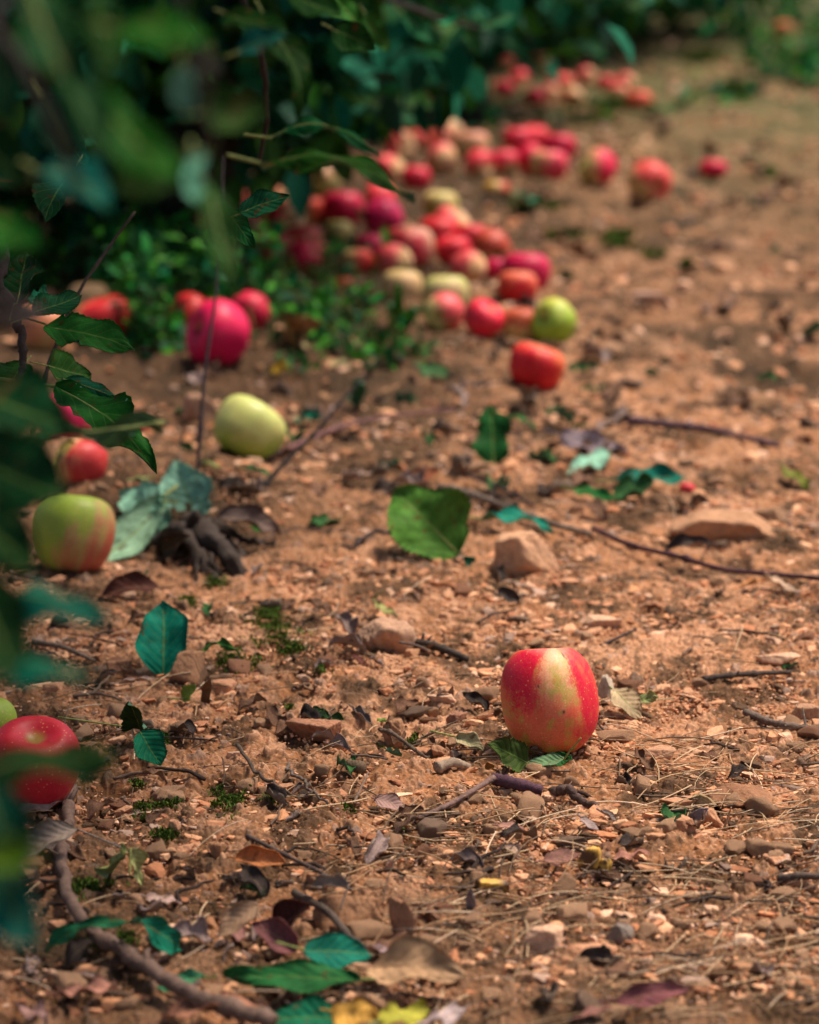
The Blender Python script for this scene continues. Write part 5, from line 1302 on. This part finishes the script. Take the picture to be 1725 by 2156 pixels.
# weeds under the trees
def weeds():
    r = np.random.RandomState(12); pts = []
    def area(px0, px1, py0, py1, n, h, s):
        for _ in range(n):
            pts.append((r.uniform(px0, px1), r.uniform(py0, py1), r.uniform(0.0, h), s))
    area(190, 600, 560, 745, 3600, 0.13, 0.022); area(540, 880, 560, 720, 2600, 0.055, 0.022); area(620, 900, 690, 800, 500, 0.02, 0.02)
    area(560, 830, 470, 560, 220, 0.03, 0.022); area(0, 330, 480, 640, 900, 0.10, 0.025); area(280, 420, 700, 760, 300, 0.03, 0.02)
    area(1560, 1760, 60, 190, 900, 0.06, 0.04); area(1380, 1760, -10, 90, 1600, 0.12, 0.05); area(1440, 1600, 170, 230, 200, 0.02, 0.03); area(560, 1050, 200, 300, 500, 0.04, 0.03)
    area(1000, 1450, 200, 262, 260, 0.02, 0.03)
    A = np.array(pts)
    Rr = np.array([ray(a, b)[:] for a, b in A[:, :2]]); t = CAMZ / -Rr[:, 2]
    for _ in range(3): t = (CAMZ - Hs(Rr[:, 0] * t, Rr[:, 1] * t)) / -Rr[:, 2]
    X = Rr[:, 0] * t; Y = Rr[:, 1] * t
    k = (fbm(X * 9, Y * 9, 2, 15) > -0.12)
    for c, rad, _ in APPLES: k &= ~((np.hypot(X - c.x, Y - c.y) < rad * 0.9) | ((np.abs(X - c.x * Y / c.y) < rad * 0.75) & (Y < c.y) & (Y > c.y - 0.22) & (A[:, 2] > 0.012)))
    X, Y, A = X[k], Y[k], A[k]
    m = r.rand(len(X)) < fbm(X * 16, Y * 16, 2, 19) * 1.2 + 0.62; X, Y, A = X[m], Y[m], A[m]; n = len(X); Z = Hs(X, Y) + A[:, 2]
    T = r.normal(size=(n, 3)); T[:, 2] = np.abs(T[:, 2]) * 0.7; N = r.normal(size=(n, 3)) * .5; N[:, 2] += 1
    cols = np.array([(0.010, 0.15, 0.02), (0.005, 0.10, 0.035), (0.05, 0.24, 0.015), (0.008, 0.06, 0.012)])
    C = cols[r.randint(4, size=n)] * r.uniform(0.5, 1.5, (n, 1))
    bl = r.rand(n) < 0.16; parts = []
    for j in np.nonzero(bl)[0]:
        h = r.uniform(0.03, 0.09); a = r.normal(size=2) * 0.4; z0 = Z[j] - A[j, 2]
        P = np.array([[X[j], Y[j], z0], [X[j] + a[0] * h * .3, Y[j] + a[1] * h * .3, z0 + h * .6], [X[j] + a[0] * h, Y[j] + a[1] * h, z0 + h]])
        parts.append(tube_np(spline(P, 6), [.0012, .0016, .0015, .0012, .0008, .0003], 4, cap=False))
    V, Fs = merge(parts)
    link('weed_stalks', np_mesh('weed_stalks', V, Fs, [M_weed], attrs={'pig': np.repeat(np.array([(0.06, 0.15, 0.02), (0.16, 0.15, 0.04), (0.02, 0.10, 0.02)])[r.randint(3, size=len(parts))], len(V) // len(parts), 0)}), kind='stuff')
    link('weeds', leaflets(n, X, Y, Z, A[:, 3] * r.uniform(0.35, 1.7, n), N, T, C, 1, 'weeds', M_weed), kind='stuff')
weeds()

# the near tree at the left: its trunk stands outside the picture, its low branches hang into it
NB = Vector((-1.05, 1.75, 0)); NB.z = hs(NB.x, NB.y)
near = bpy.data.objects.new('apple_tree', None); COL.objects.link(near); near.location = NB
near['label'] = 'nearest apple tree, low branches and blurred leaves covering the left side'; near['category'] = 'tree'
V, Fs = tube_np(spline([(0, 0, -0.05), (0, 0, 0.15), (0.03, 0.05, 0.8), (-0.05, 0.1, 1.7)], 40), np.linspace(0.10, 0.05, 40), 18, 0.15, 3)
link('trunk', np_mesh('trunk', V, Fs, [M_bark]), parent=near)
rr_ = np.random.RandomState(77)
Pp, T_, N_, C_, S_, _ = crown_geo(rr_, 9000, 0.40, 0.35, 0.95, 2.3, 1.05, 1.3, 0.075)  # unseen crown, widened to shade the left ground and near leaves
link('crown', leaflets(len(Pp), Pp[:, 0], Pp[:, 1], Pp[:, 2], S_, N_, T_, C_, 5, 'crown', M_crown), parent=near)

# leaves of the near branches: purer greens, canopy shade put into the colour
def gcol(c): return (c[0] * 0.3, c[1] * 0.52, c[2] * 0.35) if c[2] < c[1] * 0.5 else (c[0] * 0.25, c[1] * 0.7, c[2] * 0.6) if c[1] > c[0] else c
def branch(pts, r0, r1, col, leaves, seed, knots=True):
    """pts: (px, py, depth); leaves: (x0,y0,x1,y1,width,depth0,depth1,colour,nrm,options)"""
    P = spline([Vector(p) if len(p) == 4 else dp(*p) for p in [((*q,)) if len(q) == 3 else q for q in pts]], 70)
    P = P - np.array(NB[:])
    P = P + 0.002 * np.stack([fbm(np.arange(70) * 0.25, np.full(70, seed + j * 5.0), 2, j) for j in range(3)], 1)
    R = np.linspace(r0, r1, 70)
    for c in range(6, 68, 9): R[c] *= 1.35
    V, Fs = tube_np(P, R, 10, 0.15, seed)
    b = link('branch', np_mesh('branch', V, Fs, [M_stick]), parent=near, color=col)
    for i, (x0, y0, x1, y1, w, t0, t1, c, nrm, kw) in enumerate(leaves):
        P0 = dp(x0, y0, t0); P1 = dp(x1, y1, t1)
        kw = dict(kw); kw.setdefault('seed', seed * 31 + i); kw.setdefault('petiole', 0.25)
        flip = kw.pop('flip', False); dry = kw.pop('dry', False)
        V_, Fl, mi, UV = leaf_geo(P0, P1, w * (t0 + t1) / 2 / F, nrm, **kw)
        a, bb = (M_leaf, M_under)
        if flip: a, bb = bb, a
        me = np_mesh('leaf', V_ - np.array(P0[:]), Fl, [a, bb, M_petiole], mi, uv=UV)
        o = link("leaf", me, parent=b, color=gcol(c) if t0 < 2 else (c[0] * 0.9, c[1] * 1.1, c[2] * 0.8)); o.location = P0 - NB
    return b
UPV = (0, -0.7, 0.8); FR = (0.1, -1, 0.3); E = {}
SB = (0.03, 0.022, 0.02)
# start of every branch: a world point at the trunk, given with four numbers is not used; first points lie far left
def start(z, dy=0.0): 
    p = Vector((NB.x + 0.03, NB.y + dy, z)); d = depth(p); v = p - CAM
    x = v.x / d; up = v.dot(Vector((0, SP, CP))) / d
    return (W / 2 + x * F, H / 2 - up * F, d)
# in-focus spray
branch([start(0.62), (-220, 420, 2.25), (0, 612, 2.30), (40, 690, 2.30), (48, 760, 2.30), (40, 812, 2.29)], 0.006, 0.0022, (0.06, 0.045, 0.04), [
    (98, 683, 281, 742, 96, 2.30, 2.27, (0.025, 0.12, 0.025), (0.1, -0.8, 0.75), dict(tear=0.45, fold=0.2, petiole=0.35, arch=0.05)),
    (72, 660, 170, 620, 70, 2.30, 2.33, (0.010, 0.06, 0.03), (0, -0.8, 0.7), dict(petiole=0.5)),
    (30, 640, 62, 530, 96, 2.30, 2.36, (0.012, 0.045, 0.015), (-0.3, -1, 0.1), dict(petiole=0.3, tear=0.2)),
    (62, 640, 92, 605, 34, 2.30, 2.36, G_TEAL, (0, -1, 0.4), dict(petiole=0.6)),
    (120, 815, 328, 995, 108, 2.30, 2.22, (0.02, 0.11, 0.02), (0.4, -0.9, 0.6), dict(fold=0.25, wave=0.05, serr=0.09, petiole=0.4, arch=0.06, tear=0.2, pdir=(-1, 0, 0.15))),
    (130, 800, 250, 832, 66, 2.31, 2.29, (0.006, 0.07, 0.045), (0.1, -0.7, 1), dict(fold=-0.4, wave=0.04, petiole=0.1)),
    (100, 770, 190, 790, 90, 2.34, 2.38, (0.03, 0.09, 0.02), (0, -0.9, 0.6), dict(petiole=0.4)),
    (52, 765, 0, 830, 80, 2.33, 2.3, (0.03, 0.09, 0.02), (0, -0.9, 0.6), {}),
], 1)
branch([start(0.30, 0.45), (-200, 1010, 2.36), (40, 960, 2.38), (75, 895, 2.38), (110, 740, 2.40), (185, 585, 2.42), (284, 448, 2.44)], 0.0028, 0.0011, (0.05, 0.035, 0.03), [
    (160, 350, 92, 462, 100, 2.3, 2.24, (0.012, 0.055, 0.025), (-0.2, -1, 0.3), dict(tear=0.3, serr=0.1)),
    (120, 290, 185, 350, 70, 2.35, 2.3, (0.02, 0.14, 0.10), (0, -1, 0.3), {}),
], 2)
# blurred leaves at the left edge
branch([start(0.58, -0.3), (-260, 600, 1.25), (-90, 700, 1.18), (-30, 1000, 1.12), (-60, 1500, 1.08), (-80, 1900, 1.05)], 0.0035, 0.0013, SB, [
    (-60, 840, 150, 900, 190, 1.30, 1.28, (0.012, 0.075, 0.035), UPV, dict(fold=0.2)),
    (330, 880, 60, 930, 96, 1.75, 1.6, (0.03, 0.05, 0.012), (0, -0.7, 0.9), dict(fold=-0.2, petiole=0)),
    (-40, 960, 120, 1060, 210, 1.25, 1.2, (0.012, 0.07, 0.03), FR, {}),
    (-60, 1060, 60, 1210, 170, 1.15, 1.1, (0.008, 0.05, 0.02), FR, {}),
    (-70, 1290, 235, 1300, 150, 1.18, 1.14, (0.004, 0.10, 0.085), (0, -0.35, 1), dict(arch=0.14, fold=-0.3)),
    (-70, 1440, 205, 1425, 120, 1.16, 1.12, (0.004, 0.11, 0.08), (0, -0.35, 1), dict(arch=0.12, fold=-0.3)),
    (-80, 1640, 270, 1585, 130, 1.08, 1.05, (0.008, 0.045, 0.016), (0, -0.45, 1), dict(arch=0.05, fold=-0.3)),
    (-40, 1640, 30, 1900, 150, 1.02, 1.0, (0.004, 0.05, 0.035), FR, {}),
    (-60, 1820, 90, 1800, 90, 0.98, 0.96, (0.22, 0.26, 0.02), (0, -0.8, 0.8), {}),
    (-60, 1850, 95, 1985, 150, 1.02, 1.0, (0.004, 0.12, 0.11), FR, {}),
    (-70, 1190, 20, 1450, 170, 1.05, 1.0, (0.008, 0.045, 0.016), FR, {}),
], 3)
branch([start(0.8, -0.4), (-250, -250, 1.1), (-20, 50, 1.05), (120, 280, 1.05), (165, 420, 1.08)], 0.0035, 0.0013, SB, [
    (60, -60, 215, 335, 150, 1.02, 0.98, (0.015, 0.085, 0.03), (0.6, -0.8, 0.2), dict(fold=0.3)),
    (190, -40, 225, 190, 100, 1.0, 1.0, (0.05, 0.12, 0.03), (0.8, -0.6, 0.2), {}),
    (200, 180, 375, 400, 120, 1.05, 1.0, (0.03, 0.15, 0.015), (0.3, -0.8, 0.6), dict(fold=0.15)),
    (80, 360, 235, 450, 130, 1.2, 1.15, (0.006, 0.10, 0.09), (0, -0.6, 0.9), dict(arch=0.08)),
    (-60, 470, 95, 520, 120, 1.1, 1.06, (0.03, 0.20, 0.03), (0, -0.7, 0.9), {}),
    (-40, 60, 30, 260, 120, 1.15, 1.15, (0.008, 0.06, 0.03), FR, {}),
    (-60, 260, 60, 400, 130, 1.3, 1.3, (0.008, 0.05, 0.02), FR, {}),
    (90, 200, 160, 330, 120, 1.4, 1.4, (0.006, 0.05, 0.03), FR, {}),
], 4)
branch([start(0.95, -0.3), (-150, -420, 1.1), (250, -150, 1.05), (400, 40, 1.05), (430, 230, 1.06), (440, 380, 1.08)], 0.0035, 0.0012, SB, [
    (250, 60, 450, 90, 130, 0.98, 0.95, (0.03, 0.17, 0.02), UPV, dict(fold=0.15)),
    (395, 330, 225, 380, 130, 1.08, 1.08, (0.03, 0.06, 0.012), (0.1, -0.9, 0.4), dict(fold=0.2)),
    (420, 240, 560, 225, 110, 1.15, 1.15, (0.08, 0.12, 0.03), (0, -0.9, 0.5), dict()),
    (385, 140, 400, 250, 60, 1.1, 1.1, (0.12, 0.14, 0.10), (-.3, -1, 0.3), dict(flip=True)),
    (405, 320, 418, 425, 60, 1.15, 1.12, (0.06, 0.3, 0.22), (-.3, -1, 0.3), dict(flip=True)),
    (430, 380, 505, 610, 84, 1.25, 1.22, (0.035, 0.09, 0.02), (0.3, -0.9, 0.3), dict(fold=0.3)),
    (440, 110, 410, 175, 80, 1.2, 1.2, (0.05, 0.05, 0.035), FR, {}),
], 5)
branch([start(0.98, 0.2), (100, -420, 1.9), (420, -200, 1.85), (520, 20, 1.85), (560, 200, 1.9), (548, 340, 1.95)], 0.004, 0.0012, SB, [
    (560, 40, 650, 212, 92, 1.7, 1.66, (0.03, 0.085, 0.015), (0.5, -0.8, 0.4), dict(fold=0.3, tipcurl=0.25)),
    (480, 30, 600, 78, 90, 1.6, 1.55, (0.025, 0.08, 0.015), UPV, {}),
    (500, 110, 600, 70, 70, 1.5, 1.5, (0.008, 0.11, 0.10), UPV, {}),
    (555, 345, 872, 425, 64, 1.75, 1.7, (0.035, 0.10, 0.015), (0.1, -0.45, 1), dict(arch=0.14, fold=-0.25)),
    (570, 290, 800, 318, 52, 1.85, 1.8, (0.010, 0.11, 0.045), (0, -0.4, 1), dict(arch=0.16, fold=-0.3)),
    (505, 450, 610, 412, 66, 2.1, 2.1, (0.008, 0.07, 0.04), UPV, dict(fold=0.2)),
    (470, 440, 540, 520, 50, 2.2, 2.2, (0.01, 0.09, 0.03), FR, {}),
    (700, 60, 790, 105, 70, 1.8, 1.8, (0.03, 0.10, 0.02), FR, {}),
    (610, -10, 720, 30, 90, 1.7, 1.7, (0.03, 0.10, 0.02), UPV, {}),
], 6)
branch([start(1.05, 0.5), (300, -300, 2.8), (700, -60, 3.6), (900, 30, 4.0), (1010, 60, 4.1)], 0.008, 0.002, SB, [
    (905, 70, 1015, 52, 44, 3.9, 3.8, (0.012, 0.16, 0.09), (0, -0.5, 1), dict(arch=0.1)),
    (850, 30, 930, 100, 40, 3.8, 3.8, (0.012, 0.10, 0.05), FR, {}),
    (770, 30, 820, 110, 50, 3.3, 3.3, (0.03, 0.10, 0.02), FR, {}),
    (690, -20, 760, 60, 60, 3.0, 3.0, (0.03, 0.12, 0.02), UPV, {}),
    (1010, 60, 1090, 30, 44, 4.1, 4.1, (0.02, 0.09, 0.05), UPV, {}),
    (980, 50, 1010, 120, 36, 4.1, 4.1, (0.02, 0.09, 0.03), FR, {}),
], 7)

import itertools as _it
_bad = [(a[2], b[2], round((a[0] - b[0]).length / (a[1] + b[1]), 2)) for a, b in _it.combinations(APPLES, 2) if (a[0] - b[0]).length < 0.85 * (a[1] + b[1])]
print('OVERLAP', len(_bad)); [print('  ', q) for q in _bad[:40]]
print('RADII', [(round(a[1] * 200, 1), a[2][:30]) for a in APPLES if not 0.026 < a[1] < 0.047])
